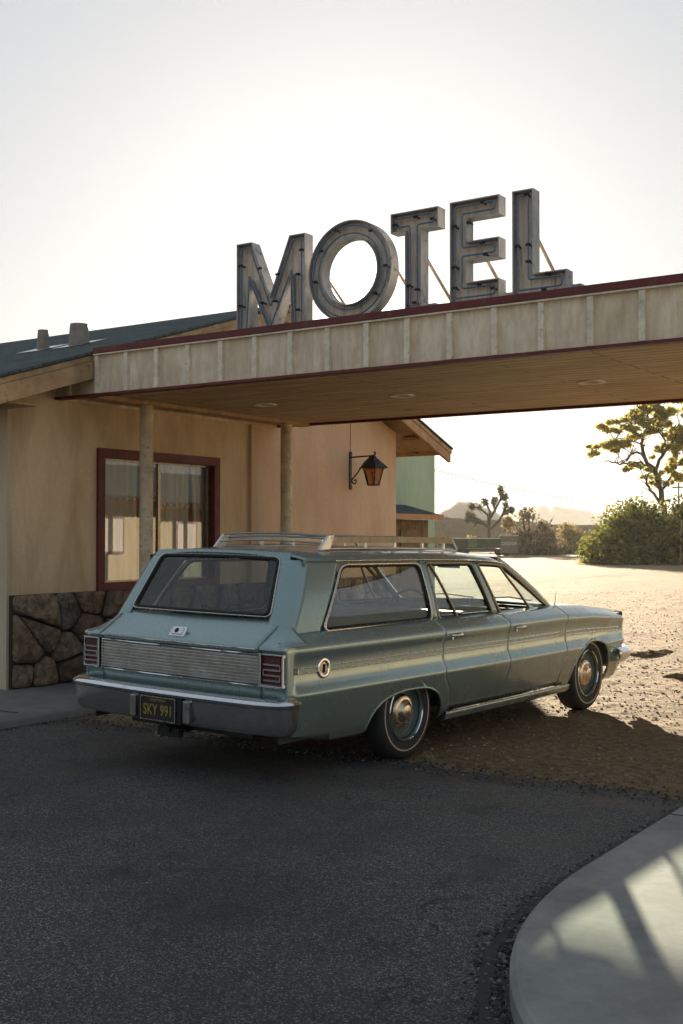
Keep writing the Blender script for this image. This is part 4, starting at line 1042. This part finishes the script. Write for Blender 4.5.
for a_, b_ in (((-.162,.382),(.162,.389)), ((-.162,.533),(.162,.540)), ((-.162,.389),(-.155,.533)), ((.155,.389),(.162,.533))): g.box((-1.599, a_[0], a_[1]), (-1.588, b_[0], b_[1]))
g.build('plate_frame', M['trimchrome'], plate)
PM = Matrix(((0,0,-1,-1.5955),(-1,0,0,0),(0,1,0,.449),(0,0,0,1)))
text_mesh('plate_characters', 'SKY 991', .098, .0010, M['yellow'], plate, PM, .76)
PM2 = Matrix(((0,0,-1,-1.5955),(-1,0,0,0),(0,1,0,.516),(0,0,0,1)))
text_mesh('plate_state', 'CALIFORNIA', .024, .0008, M['yellow'], plate, PM2, 1.0)
fhalf = [(3.42,.935),(3.60,.925),(3.72,.895),(3.80,.84),(3.84,.70),(3.865,.40),(3.87,.05)]
fprof = [(-.03,.535),(.0,.54),(.03,.525),(.055,.50),(.050,.47),(.035,.43),(.0,.395),(-.03,.385)]
bumper('front_bumper', smooth_path(mirror(fhalf)[::-1], 4), fprof)
# hood, cowl, nose
g = MB(); P = []
for i in range(30):
    x = lerp(2.36, 3.72, i/29); row = []
    for u in np.linspace(-1, 1, 25):
        yb = Wd(x)-.137; z = zs(x, .985)+.002 + .012*(1-u*u) - .010*math.exp(-((abs(u)-.93)/.05)**2) + .012*math.exp(-(u/.22)**2)
        row.append((x + .05*(1-u*u)*(i/29), u*yb, z))
    P.append(row)
g.grid(P, flip=True); g.build('hood', PT, car, smooth=50, solid=.006)
g = MB(); P = []
for u in np.linspace(-1, 1, 25):
    y = u*.855; x = 3.735+.035*(1-u*u); P.append([(x-.02, y, .868), (x, y, .855), (x+.005, y, .83), (x-.03, y, .80)])
g.grid(P); g.build('hood_lip', PT, car, smooth=50)
g = MB()
for k in range(11):
    z_ = .60+k*.019; g.box((3.69, -.84, z_), (3.72, .84, z_+.009))
gr = g.build('front_grille', M['alu'], car)
g = MB(); g.box((3.60, -.85, .36), (3.685, .85, .86)); g.build('grille_backing', M['black'], gr)
for s in (-1, 1):
    g = MB(); g.lathe([(0,.035),(.05,.03),(.085,.012),(.092,0),(.105,.004),(.105,-.02)], (3.72, s*.72, .70), 'X', 28, 1); g.build('headlight', M['white'], car, smooth=50)
g = MB(); g.box((3.55, -.84, .34), (3.70, .84, .595)); g.build('valance', PT, car, bevel=.02)
g = MB(); g.grid([[(lerp(2.25, 2.40, j/3), y, .972+.01*(1-(y/.8)**2)) for j in range(4)] for y in np.linspace(-.80, .80, 12)]); g.build('cowl', M['inner'], car)
# windscreen
def ws(u, t, off=0):
    xb = 2.345 + .16*(1-u*u); xt = 1.66 + .10*(1-u*u); hw = lerp(.785, .672, t)
    return (lerp(xb, xt, t)+off, u*hw, lerp(.975, 1.392+.03*(1-u*u), t) + .018*math.sin(math.pi*t)+off)
g = MB(); g.grid([[ws(u, t_) for t_ in np.linspace(0, 1, 12)] for u in np.linspace(-.97, .97, 24)]); wsn = g.build('windscreen', M['carglass'], car, smooth=60)
g = MB(); g.tube([ws(u, 1.0, .004) for u in np.linspace(-.97, .97, 16)], .012, 6); g.tube([ws(u, 0, .004) for u in np.linspace(-.97, .97, 16)], .012, 6); g.build('windscreen_trim', M['trimchrome'], wsn, smooth=60)
for s in (1, -1):
    g = MB(); g.tube([ws(.1*s, .03, .02), ws(.45*s, .10, .012), ws(.75*s, .06, .012)], .006, 5); g.build('wiper', M['black'], car)
g = MB(); g.tube([(2.42, -.80, .985), (2.42, -.805, 1.02), (2.42, -.806, 1.10)], [.012,.004,.002], 6); g.build('aerial', M['chrome'], car)
# interior
g = MB(); g.box((-1.15, -.60, .60), (.10, .60, .62)); g.box((.1, -.72, .30), (2.3, .72, .32)); g.box((-1.30, -.56, .29), (3.55, .56, .325)); g.box((2.36, -.62, .32), (3.5, .62, .80))
g.box((-1.30, -.60, .33), (-.5, .60, .58)); g.build('floor_pan', M['inner'], car)
for s in (-1, 1):
    g = MB()
    for xa, xb in ((-1.38,-.50),(.46,2.50)): g.box((xa, min(s*.84, s*.85), .30), (xb, max(s*.84, s*.85), .93))
    g.box((-.52, min(s*.60, s*.84), .60), (.5, max(s*.60, s*.84), .66)); g.box((-.52, min(s*.60, s*.61), .25), (.5, max(s*.60, s*.61), .62))
    g.box((2.5, min(s*.60, s*.84), .70), (3.5, max(s*.60, s*.84), .74))
    g.box((-1.38, min(s*.60, s*.84), .88), (-.5, max(s*.60, s*.84), .90))
    g.build('inner_lining', M['inner'], car)
def bench(x, name, lbl=None):
    g = MB(); g.box((x-.02, -.66, .42), (x+.50, .66, .60)); o1 = g.build(name, M['vinyl'], car, bevel=.05)
    g = MB(); g.prism([(x-.14, -.66, .98), (x-.03, -.66, .99), (x+.10, -.66, .52), (x-.06, -.66, .50)], (0, 1.32, 0)); g.build('backrest', M['vinyl'], o1, bevel=.03)
bench(.30, 'rear_seat'); bench(1.22, 'front_seat')
g = MB(); g.prism([(2.05,-.76,.86),(2.10,-.76,.955),(2.36,-.76,.965),(2.36,-.76,.70),(2.12,-.76,.72)], (0, 1.52, 0)); g.build('dashboard', M['inner'], car, bevel=.02)
g = MB(); c_ = Vector((1.80, .38, .93)); ax = Vector((-.80, 0, .60)).normalized(); e1 = Vector((0,1,0)); e2 = ax.cross(e1)
g.tube([c_+e1*.20*math.cos(a_)+e2*.20*math.sin(a_) for a_ in np.linspace(0, 2*math.pi, 28)[:-1]], .011, 7, closed=True)
g.tube([c_-ax*.02+e1*.19, c_-ax*.04, c_-ax*.02-e1*.19], .009, 6); g.tube([c_-ax*.03, c_-ax*.32], .022, 8); g.build('steering_wheel', M['inner'], car, smooth=60)
g = MB(); g.tube([c_+e1*.13*math.cos(a_)+e2*.13*math.sin(a_)-ax*.01 for a_ in np.linspace(0, math.pi, 14)], .004, 6); g.build('horn_ring', M['chrome'], car, smooth=60)
g = MB(); g.box((1.93, -.11, 1.30), (1.945, .11, 1.335)); g.tube([(1.945, 0, 1.33), (1.86, 0, 1.385)], .006, 5); g.build('rear_view_mirror', M['black'], car)
# roof rack
for s in (-1, 1):
    y_ = s*.50; zt = 1.580
    rk = MB(); P = []
    rk.tube([(x, y_, roof_c(x)-.008) for x in np.linspace(-.50, 1.24, 16)], .011, 8); base = rk.build('rack_foot_rail', M['alu'], car, smooth=60)
    g = MB(); X_ = np.linspace(-.44, 1.17, 14)
    g.grid([[(x, y_-s*.008, zt-.040-.012*sm((x-.4)/.9)), (x, y_+s*.012, zt-.040-.012*sm((x-.4)/.9)), (x, y_+s*.012, zt+.006-.012*sm((x-.4)/.9)), (x, y_-s*.008, zt+.006-.012*sm((x-.4)/.9)), (x, y_-s*.008, zt-.040-.012*sm((x-.4)/.9))] for x in X_])
    g.build('rack_side_rail', M['woodgrain' if s < 0 else 'rackbar'], car)
    for x in (-.02, .36, .74, 1.05):
        g = MB(); g.box((x-.014, y_-.009, roof_c(x)-.01), (x+.014, y_+.009, zt-.030)); g.build('rack_post', M['alu'], base, bevel=.003)
    g = MB(); g.tube([(1.25, y_, roof_c(1.25)), (1.165, y_, zt-.012)], .013, 8); g.build('rack_front_stay', M['alu'], base, smooth=30)
    g = MB(); g.prism([(-.56, y_-.012, roof_c(-.56)-.012), (-.45, y_-.012, roof_c(-.45)-.012), (-.40, y_-.012, zt+.014), (-.46, y_-.012, zt+.014)], (0, .024, 0)); g.build('rack_end_bracket', M['alu'], base, smooth=30)
for x, z_, r_ in ((-.455, 1.588, .0075), (-.40, 1.566, .006), (.36, 1.568, .0075), (1.12, 1.558, .008), (-.50, 1.536, .006)):
    g = MB(); g.tube([(x-.05*(1-u*u), u*.50, z_+.018*(1-u*u)) for u in np.linspace(-1, 1, 13)], r_, 8); g.build('rack_crossbar', M['rackbar'], car, smooth=60)
# exhaust and hitch
g = MB(); g.tube([(-1.48, .12, .27), (-1.2, .12, .27), (-.6, .2, .28)], .026, 10); g.build('exhaust_pipe', M['hub'], car, smooth=60)
g = MB(); g.box((-1.52, -.03, .30), (-1.30, .03, .34)); g.box((-1.50, -.10, .27), (-1.46, .10, .33)); g.tube([(-1.50, .02, .34), (-1.50, .02, .385)], .02, 8); g.build('tow_hitch', M['black'], car)
# wheels
def lathe_wheel(x, s):
    yc = s*.775; wz = .335 - (.010 if s > 0 else -.010)
    wh = empty('wheel', (x, yc, wz)); wh.parent = car
    c0 = (0, 0, 0)
    g = MB(); g.lathe([(.19,-.07),(.205,-.085),(.23,-.094),(.27,-.101),(.305,-.096),(.325,-.082),(.336,-.060),(.341,-.03),(.342,0),(.341,.03),(.336,.060),(.325,.082),(.305,.096),(.27,.101),(.23,.094),(.205,.085),(.19,.07)], c0, 'Y', 56, s); g.build('tyre', M['rubber'], wh, smooth=50, solid=.004)
    g = MB(); g.lathe([(.2665,.1012),(.270,.1035),(.279,.1028),(.2815,.1002)], c0, 'Y', 56, s); g.build('whitewall', M['whitewall'], wh, smooth=60)
    g = MB(); g.lathe([(.208,.082),(.213,.090),(.207,.096),(.200,.088),(.192,.070),(.184,.050),(.180,.036),(.168,.030),(.150,.040),(.132,.046),(.10,.045),(.0,.04)], c0, 'Y', 48, s); g.build('rim', M['rimpaint'], wh, smooth=50)
    g = MB(); g.lathe([(.2085,.0905),(.212,.0975),(.206,.1015),(.202,.094)], c0, 'Y', 48, s); g.build('trim_ring', M['chrome'], wh, smooth=60)
    g = MB(); g.lathe([(.126,.045),(.126,.062),(.118,.072),(.100,.078),(.085,.080),(.078,.088),(.05,.098),(.046,.104),(.03,.108),(0,.109)], c0, 'Y', 40, s); g.build('hubcap', M['hub'], wh, smooth=40)
    g = MB(); g.lathe([(0,-.09),(.20,-.09)], c0, 'Y', 30, s); g.build('brake_drum', M['black'], wh)
for x in (0, 2.96):
    for s in (-1, 1): lathe_wheel(x, s)
# ------------------------------------------------------------------ vegetation and far things
def leaves(mb, blobs, n, size, flat=1.0, tone=None, up=0):
    for _ in range(n):
        (c, r, w_) = random.choices(blobs, [b[2] for b in blobs])[0]
        d = Vector((random.gauss(0,1), random.gauss(0,1), random.gauss(0,1))).normalized()*random.random()**.55
        p = Vector(c) + Vector((d.x*r[0], d.y*r[1], d.z*r[2]))
        if p.z < .02: p.z = random.random()*.1
        a_ = Vector((random.gauss(0,1), random.gauss(0,1), random.gauss(0,1)+up)).normalized(); b_ = a_.orthogonal().normalized()
        b_ = (b_*math.cos(random.random()*6.3) + a_.cross(b_)*math.sin(random.random()*6.3)); s_ = size*random.uniform(.6, 1.5)
        L_ = a_*s_; Wv = b_*s_*.42*flat
        mb.add([p, p+L_*.5+Wv, p+L_, p+L_*.5-Wv], [(0,1,2,3)], min(1, max(0, random.gauss(.5 if tone is None else tone, .25))))
def lw(p):   # plain list
    return [float(v) for v in p]
def bush(name, px, pw, ph, d, mat, label, group=None, cat='shrub', n=2600, size=.10, lumps=14, seed=1, base_py=None, twigs=26, depth=.6, up=0):
    random.seed(seed)
    c = at(px, 536, d); k = d/FPX; w_ = pw*k/2; h_ = ph*k; base = Vector((c[0], c[1], 0))
    t_ = empty(name, base, 0, label, cat, group)
    right = Vector(RT); fwd = Vector((FW[0], FW[1], 0)).normalized(); bl = []
    for i in range(lumps):
        u = random.uniform(-1, 1); v = random.uniform(-1, 1)*depth; z = random.uniform(.1, 1.0)*(1-.80*u*u)*h_
        rr_ = random.uniform(.22, .40)*min(w_, h_)*1.1; z = max(rr_*.4, z-rr_*.6)
        q = right*u*w_*.80 + fwd*v*w_; bl.append(((q.x, q.y, z), (rr_*1.15, rr_*1.15, rr_*.85), rr_**2))
    g = MB(); leaves(g, bl, n, size, up=up); g.build('foliage', mat, t_)
    g = MB()
    for i in range(twigs):
        q = bl[i % len(bl)]; e = Vector(q[0]) + Vector((random.uniform(-1,1), random.uniform(-1,1), random.uniform(.2,1.2)))*q[1][0]*.9
        b0 = Vector((q[0][0]*.35, q[0][1]*.35, 0)); mid = b0.lerp(e, .5) + Vector((random.uniform(-.1,.1)*w_, random.uniform(-.1,.1)*w_, .05*h_))
        g.tube([b0, mid, e], [.035*h_*.5, .02*h_*.5, .006*h_*.5], 5, cap=False)
    g.build('stems', M['bark'], t_); return t_
bush('green_shrub', 655, 134, 80, 66, M['leaf_green'], 'large dense olive green shrub below the tree at the right edge', n=19000, size=.19, lumps=46, seed=5, depth=.45)
bush('green_shrub', 706, 96, 112, 68, M['leaf_green'], 'tall olive green shrub behind the large one, cut by the right edge of the frame', n=9000, size=.19, lumps=16, seed=8, depth=.45)
bush('bare_shrub', 530, 60, 50, 97, M['leaf_dry'], 'wide grey brown bare twiggy shrub right of the trailer', n=5200, size=.22, lumps=20, seed=11, twigs=80)
bush('dry_shrub', 572, 56, 36, 108, M['leaf_yellow'], 'rounded golden dry shrub between the bare twiggy shrub and the big green one', 'dry shrubs beyond the yard', n=3600, size=.24, lumps=14, seed=12, twigs=30)
bush('dry_shrub', 548, 40, 24, 103, M['leaf_dry'], 'low pale grey shrub in front of the golden one', 'dry shrubs beyond the yard', n=2200, size=.2, lumps=10, seed=15)
bush('dry_shrub', 592, 40, 20, 104, M['leaf_dry'], 'small grey shrub close to the left foot of the big green shrub', 'dry shrubs beyond the yard', n=1800, size=.2, lumps=8, seed=16)
bush('dry_shrub', 508, 30, 38, 104, M['leaf_yellow'], 'small yellow shrub just behind the trailer tailgate', 'dry shrubs beyond the yard', n=1600, size=.22, lumps=9, seed=17)
bush('dry_shrub', 466, 60, 20, 112, M['leaf_yellow'], 'flat pale yellow bush behind the green trailer box', 'dry shrubs beyond the yard', n=2200, size=.22, lumps=10, seed=18)
# scrub band
random.seed(21); g = MB()
for i in range(400):
    d = random.uniform(118, 420); px = random.uniform(420, 780) if i < 230 else random.uniform(780, 1900); c = at(px, 536, d); r_ = random.uniform(.7, 1.9)*(1 if d < 220 else 1.5)
    leaves(g, [((c[0], c[1], r_*.45), (r_*1.4, r_*1.4, r_*.75), 1)], int(110 if d < 220 else 60), .34 if d < 220 else .55, tone=.55)
tag(g.build('desert_scrub', M['leaf_dry']), 'far band of dry desert scrub', kind='stuff')
# joshua tree
random.seed(33); jd = 125; kk = jd/FPX
jt = empty('joshua_tree', lw(at(487, 536, jd)[:2]) + [0], 0, 'dark joshua tree with upright forked spiky arms on the skyline', 'joshua tree'); jb = Vector(jt.location)
def jp(px, py, dv=0): q = Vector(at(px, py, jd)) + Vector((FW[0], FW[1], 0))*dv - jb; return q
arms = [[(489,540),(489,525),(488,515),(480,508),(472,507)], [(489,525),(490,512),(486,504),(484,502)], [(489,520),(495,510),(500,500),(501,494),(500,490)], [(489,528),(480,520),(473,517),(469,515)], [(495,512),(494,503),(495,500)], [(490,530),(500,520),(505,510),(506,505)], [(500,500),(504,498),(505,497)], [(484,524),(476,522),(468,520)], [(502,515),(508,512),(511,510)]]
g, f = MB(), MB()
for i, ar in enumerate(arms):
    dv = random.uniform(-1, 1)*.8; pts_ = [jp(x, y, dv*k/len(ar)) for k, (x, y) in enumerate(ar)]
    g.tube(pts_, [.15*(1-.4*k/len(ar)) for k in range(len(ar))], 7)
    for p in pts_[-2:] + [pts_[-1]]:
        for q in range(75):
            d_ = Vector((random.gauss(0,1), random.gauss(0,1), random.gauss(0.3,1))).normalized(); b_ = d_.orthogonal().normalized()*.05
            L_ = random.uniform(.28, .48); o_ = p + Vector((random.gauss(0,.12), random.gauss(0,.12), random.gauss(0,.16)))
            f.add([o_-b_, o_+b_, o_+d_*L_], [(0,1,2)], random.random())
g.build('trunk', M['bark'], jt, smooth=60); f.build('spiky_leaves', M['leaf_joshua'], jt)
# tree
random.seed(44); td = 71
tr = empty('leafy_tree', lw(at(664, 536, td)[:2]) + [0], 0, 'leaning tree with crooked dark limbs and sparse golden green leaves', 'tree'); tb = Vector(tr.location); fh = Vector((FW[0], FW[1], 0)).normalized()
def tp(px, py, dv=0): return Vector(at(px, py, td)) + fh*dv - tb
limbs = [
 ([(667,562),(666,530),(664,505),(661,490),(656,475),(655,467)], 5.6, 3.6, 0),
 ([(656,470),(648,463),(644,454),(644,446),(645,438),(648,429),(655,420),(662,412)], 3.4, 1.2, .6),
 ([(655,473),(648,467),(640,463),(628,462),(618,465),(609,463),(603,462)], 2.4, .8, -.6),
 ([(648,465),(641,456),(634,453),(626,456),(619,463)], 2.2, 1.2, -1.2),
 ([(645,446),(638,441),(630,437),(620,436)], 1.4, .6, 1.2),
 ([(656,470),(659,460),(666,450),(672,441),(675,431),(684,428),(700,420)], 3.0, 1.2, -.4),
 ([(667,450),(661,440),(655,436),(648,434)], 1.6, .7, -1.4),
 ([(672,441),(676,448),(690,446),(706,438)], 1.5, .7, 1.5),
 ([(660,492),(668,484),(674,475),(676,468),(684,462),(700,456)], 2.4, 1.0, 1.0),
 ([(661,505),(652,494),(643,484),(641,477),(645,474)], 2.6, 1.0, -1.0),
 ([(648,429),(640,424),(628,424),(615,427)], 1.2, .5, -.8),
 ([(646,434),(652,422),(648,412),(640,406)], 1.2, .5, .5),
 ([(684,428),(690,412),(700,404)], 1.4, .6, .5),
]
g = MB(); kt = td/FPX
for pts_, r0, r1, dv in limbs:
    n = len(pts_); V = [tp(x+random.uniform(-.4,.4), y+random.uniform(-.4,.4), dv*(k/(n-1))*1.5) for k, (x, y) in enumerate(pts_)]
    W2 = []; RR = []
    for k in range(n-1):
        for q in range(3):
            W2.append(V[k].lerp(V[k+1], q/3) + (Vector((random.gauss(0,.03), random.gauss(0,.03), random.gauss(0,.03))) if 0 < k else Vector())); RR.append(lerp(r0, r1, (k+q/3)/(n-1))*kt*.62)
    W2.append(V[-1]); RR.append(r1*kt*.62); g.tube(W2, RR, 8)
    for _ in range(9 if r0 < 5 else 0):
        b0 = random.choice(W2[len(W2)//3:]); e = b0 + Vector((random.gauss(0,.6), random.gauss(0,.6), random.gauss(.35,.5))); g.tube([b0, b0.lerp(e,.5)+Vector((0,0,.1)), e], [.030,.02,.008], 5, cap=False)
g.build('trunk', M['bark'], tr, smooth=60)
cl = [(604,428,10,4),(617,425,10,4),(628,418,10,5),(640,413,11,5),(652,410,12,6),(664,414,10,6),(600,449,10,4),(612,446,12,5),(622,444,11,5),(592,453,6,3),(634,436,9,4),(646,424,10,5),(658,427,10,6),(668,420,8,6),(676,424,8,7),(682,432,8,6),(676,452,7,5),(666,446,6,5),(660,452,6,4),(672,466,8,5),(640,470,9,3),(632,468,8,3),(650,476,6,3),(655,482,6,4),(670,478,7,5),(680,470,8,6),(690,440,12,9),(700,424,14,9),(712,436,12,9),(700,455,14,9),(690,478,12,8),(648,402,12,5),(666,400,14,5),(684,406,14,6),(636,428,8,3),(620,432,9,3),(672,436,7,5),(715,460,12,10)]
g = MB(); bl = []
for x, y, a_, b_ in cl:
    for q in range(5):
        c = tp(x+random.uniform(-1,1)*a_, y+random.uniform(-1,1)*b_, random.uniform(-1.6, 1.6)); r_ = kt*.55
        bl.append((c, (a_*r_*.95, a_*r_*.95, b_*r_*1.1), a_*b_))
leaves(g, bl, 34000, .12, flat=1.25); g.build('crown', M['leaf_gold'], tr)
# pole, stakes, wire
po = MB(); q = at(679, 536, 90); po.tube([(q[0], q[1], 0), (q[0], q[1], 6.1)], .06, 8); po.box((q[0]-.5, q[1]-.04, 5.3), (q[0]+.5, q[1]+.04, 5.4)); tag(po.build('utility_pole', M['bark']), 'thin utility pole standing behind the shrub at the right edge', 'pole')
for px, py0, py1, d, lb in ((548,553,532,97,'thin leaning wooden stake in front of the twiggy shrub'), (680,563,520,64,'thin pale metal stake before the tall green shrub')):
    q = at(px, 536, d); z1 = 1.58+(536-py1)*d/FPX; m_ = MB(); m_.tube([(0, 0, -.05), (.03, .01, z1*.5), (.10, 0, z1)], .035, 6); o = m_.build('stake', M['wood_trim']); o.location = (q[0], q[1], 0); tag(o, lb, 'stake')
m_ = MB(); A_, B_ = at(430, 466, 60), at(760, 545, 60); A_ = at(400, 461, 62); B_ = at(800, 515, 84)
m_.tube([Vector(A_).lerp(Vector(B_), k/30) - Vector((0, 0, 1.0*(1-(2*k/30-1)**2))) for k in range(31)], .018, 5); tag(m_.build('overhead_wire', M['black'], smooth=60), 'thin overhead wire sagging across the pale sky', 'wire')
# trailer made of a truck bed
tx = Vector(lw(at(484, 536, 92)))
tl_ = empty('utility_trailer', (tx.x, tx.y, 0), YAW+R(12), 'long low dark green utility trailer with lettered tailgate parked in the yard', 'trailer')
g = MB()
g.box((-3.5, -.9, .62), (1.2, -.86, 1.36)); g.box((-3.5, .86, .62), (1.2, .9, 1.36)); g.box((-3.5, -.9, .62), (-3.46, .9, 1.36)); g.build('box_side', M['oldgreen'], tl_)
g = MB(); g.box((-3.52, -.92, 1.362), (1.25, -.80, 1.42)); g.box((-3.52, .80, 1.362), (1.25, .92, 1.42)); g.build('top_rail', M['white'], tl_)
g = MB(); g.box((-3.5, -.9, .48), (2.2, .9, .60)); g.box((-4.2, -.1, .48), (-3.5, .1, .56)); g.build('chassis', M['black'], tl_)
g = MB(); g.box((-1.6, -.925, .70), (-.9, -.905, 1.33)); g.build('side_panel', simple('pale_green_paint', (.11,.16,.06), .6), tl_)
g = MB(); g.box((1.0, -1.0, .24), (2.45, -.94, 1.58)); tgt = g.build('tailgate', simple('grey_brown_board', (.20,.17,.13), .8, var=.3, scale=5), tl_, bevel=.01)
g = MB(); g.box((.95, -1.03, 1.582), (2.5, -.90, 1.63)); g.build('tailgate_rail', M['white'], tgt)
TM = Matrix(((1,0,0,1.72),(0,0,-1,-1.006),(0,1,0,.98),(0,0,0,1)))
text_mesh('tailgate_lettering', 'DODGE', .34, .003, M['white'], tgt, TM, 1.0)
for x in (-1.9, 1.5):
    for s in (-1, 1):
        g = MB(); g.lathe([(.16,-.09),(.30,-.10),(.35,-.06),(.35,.06),(.30,.10),(.16,.09),(0,.05)], (x, s*.8, .35), 'Y', 22, s); g.build('wheel', M['rubber'], tl_, smooth=40)
g = MB(); g.box((0, -.7, .62), (.7, -.1, 1.25)); g.box((-.9, -.5, .62), (-.3, .3, 1.2)); g.build('load', M['black'], tl_, bevel=.03)
g = MB(); g.tube([(.2,-.8,1.15),(.9,-.85,1.18)], .04, 6); g.build('load_pipe', M['white'], tl_)
# clods turned up in the yard
random.seed(9)
for (px, py, r_, lb) in ((640,655,.075,'low clod of turned up dirt nearest the front bumper'),(653,654,.10,'largest clod of dirt, right of the front bumper'),(665,652,.06,'small flat clod of dirt at the right end of the row'),(677,677,.075,'dark clod of dirt at the right edge above the car shadow')):
    d_ = at(px, py, 1) - np.array([0,0,H]); c = np.array([0,0,H]) + d_*(-H/d_[2]); m_ = MB(); rings = []
    for k in range(9):
        ph = math.pi*k/8*.62; rings.append([(r_*math.sin(ph)*math.cos(a_)*(1.9+.9*noise.noise(Vector((math.cos(a_)*2.5, math.sin(a_)*2.5, px)))), r_*math.sin(ph)*math.sin(a_)*(1.2+.7*noise.noise(Vector((a_, ph*2, px)))), r_*(.55*math.cos(ph)-.18+.35*noise.noise(Vector((math.cos(a_)*3, ph*4, px))))) for a_ in np.linspace(0, 2*math.pi, 19)[:-1]])
    m_.grid([[rings[k][i] for k in range(9)] for i in range(18)], wrap=True); o = m_.build('dirt_clod', M['dirt']); o.location = (c[0], c[1], .010); o.rotation_euler = (0, 0, .4)
    tag(o, lb, 'dirt clod', 'dirt clods in the yard')
# embankment, hills
def ridge(name, d0, prof, thick, mat, label, sub=6, amp=.15, seed=0):
    g = MB(); P = []
    for i in range(len(prof)-1):
        for q in range(sub):
            t_ = q/sub; px = lerp(prof[i][0], prof[i+1][0], t_); py = lerp(prof[i][1], prof[i+1][1], t_)
            h_ = H + (536-py)*d0/FPX; h_ *= 1 + amp*.25*noise.noise(Vector((px*.11, seed, 0))) + amp*.12*noise.noise(Vector((px*.4, seed, 3)))
            row = []
            for k, (dd, hh) in enumerate(((-thick*.8, -.02), (-thick*.45, .42), (-thick*.2, .80), (0, 1.), (thick*.5, .8), (thick, -.02))):
                c = at(px, 536, d0+dd); row.append((c[0], c[1], max(-.3, h_*hh + (h_*.05*noise.noise(Vector((px*.2, k*2.1, seed))) if 0 < k < 5 else 0))))
            P.append(row)
    g.grid(P); return tag(g.build(name, mat, smooth=60), label, kind='structure')
ridge('embankment', 132, [(330,530),(380,522),(430,518),(450,518),(480,520),(505,521),(560,524),(640,526),(760,528),(900,532)], 5, M['dirt'], 'low earth bank behind the yard', amp=.2, seed=3)
ridge('hill', 480, [(380,534),(418,520),(445,508),(458,501),(474,502),(485,507),(500,514),(530,524),(560,533)], 50, M['hill'], 'tan sandy mound in the haze', amp=.10, seed=5)
ridge('hills', 1250, [(200,520),(320,510),(420,512),(500,508),(540,502),(556,502),(580,506),(606,511),(640,509),(690,513),(760,508),(860,516),(1000,524)], 240, M['hill'], 'low desert hills fading into haze', amp=.10, seed=7)
# haze
hz = MB(); hz.box((-1900, -40, -1.3), (900, 1900, 44))
t = bpy.data.materials.new('haze_air'); t.use_nodes = True; tt_ = t.node_tree; tt_.nodes.clear()
o_ = tt_.nodes.new('ShaderNodeOutputMaterial'); v_ = tt_.nodes.new('ShaderNodeVolumePrincipled'); v_.inputs['Density'].default_value = .00017
v_.inputs['Color'].default_value = (.97,.93,.86,1); v_.inputs['Anisotropy'].default_value = .3
tt_.links.new(v_.outputs[0], o_.inputs['Volume'])
HAZE = True
if HAZE: tag(hz.build('haze', t), 'pale dusty air', kind='stuff')
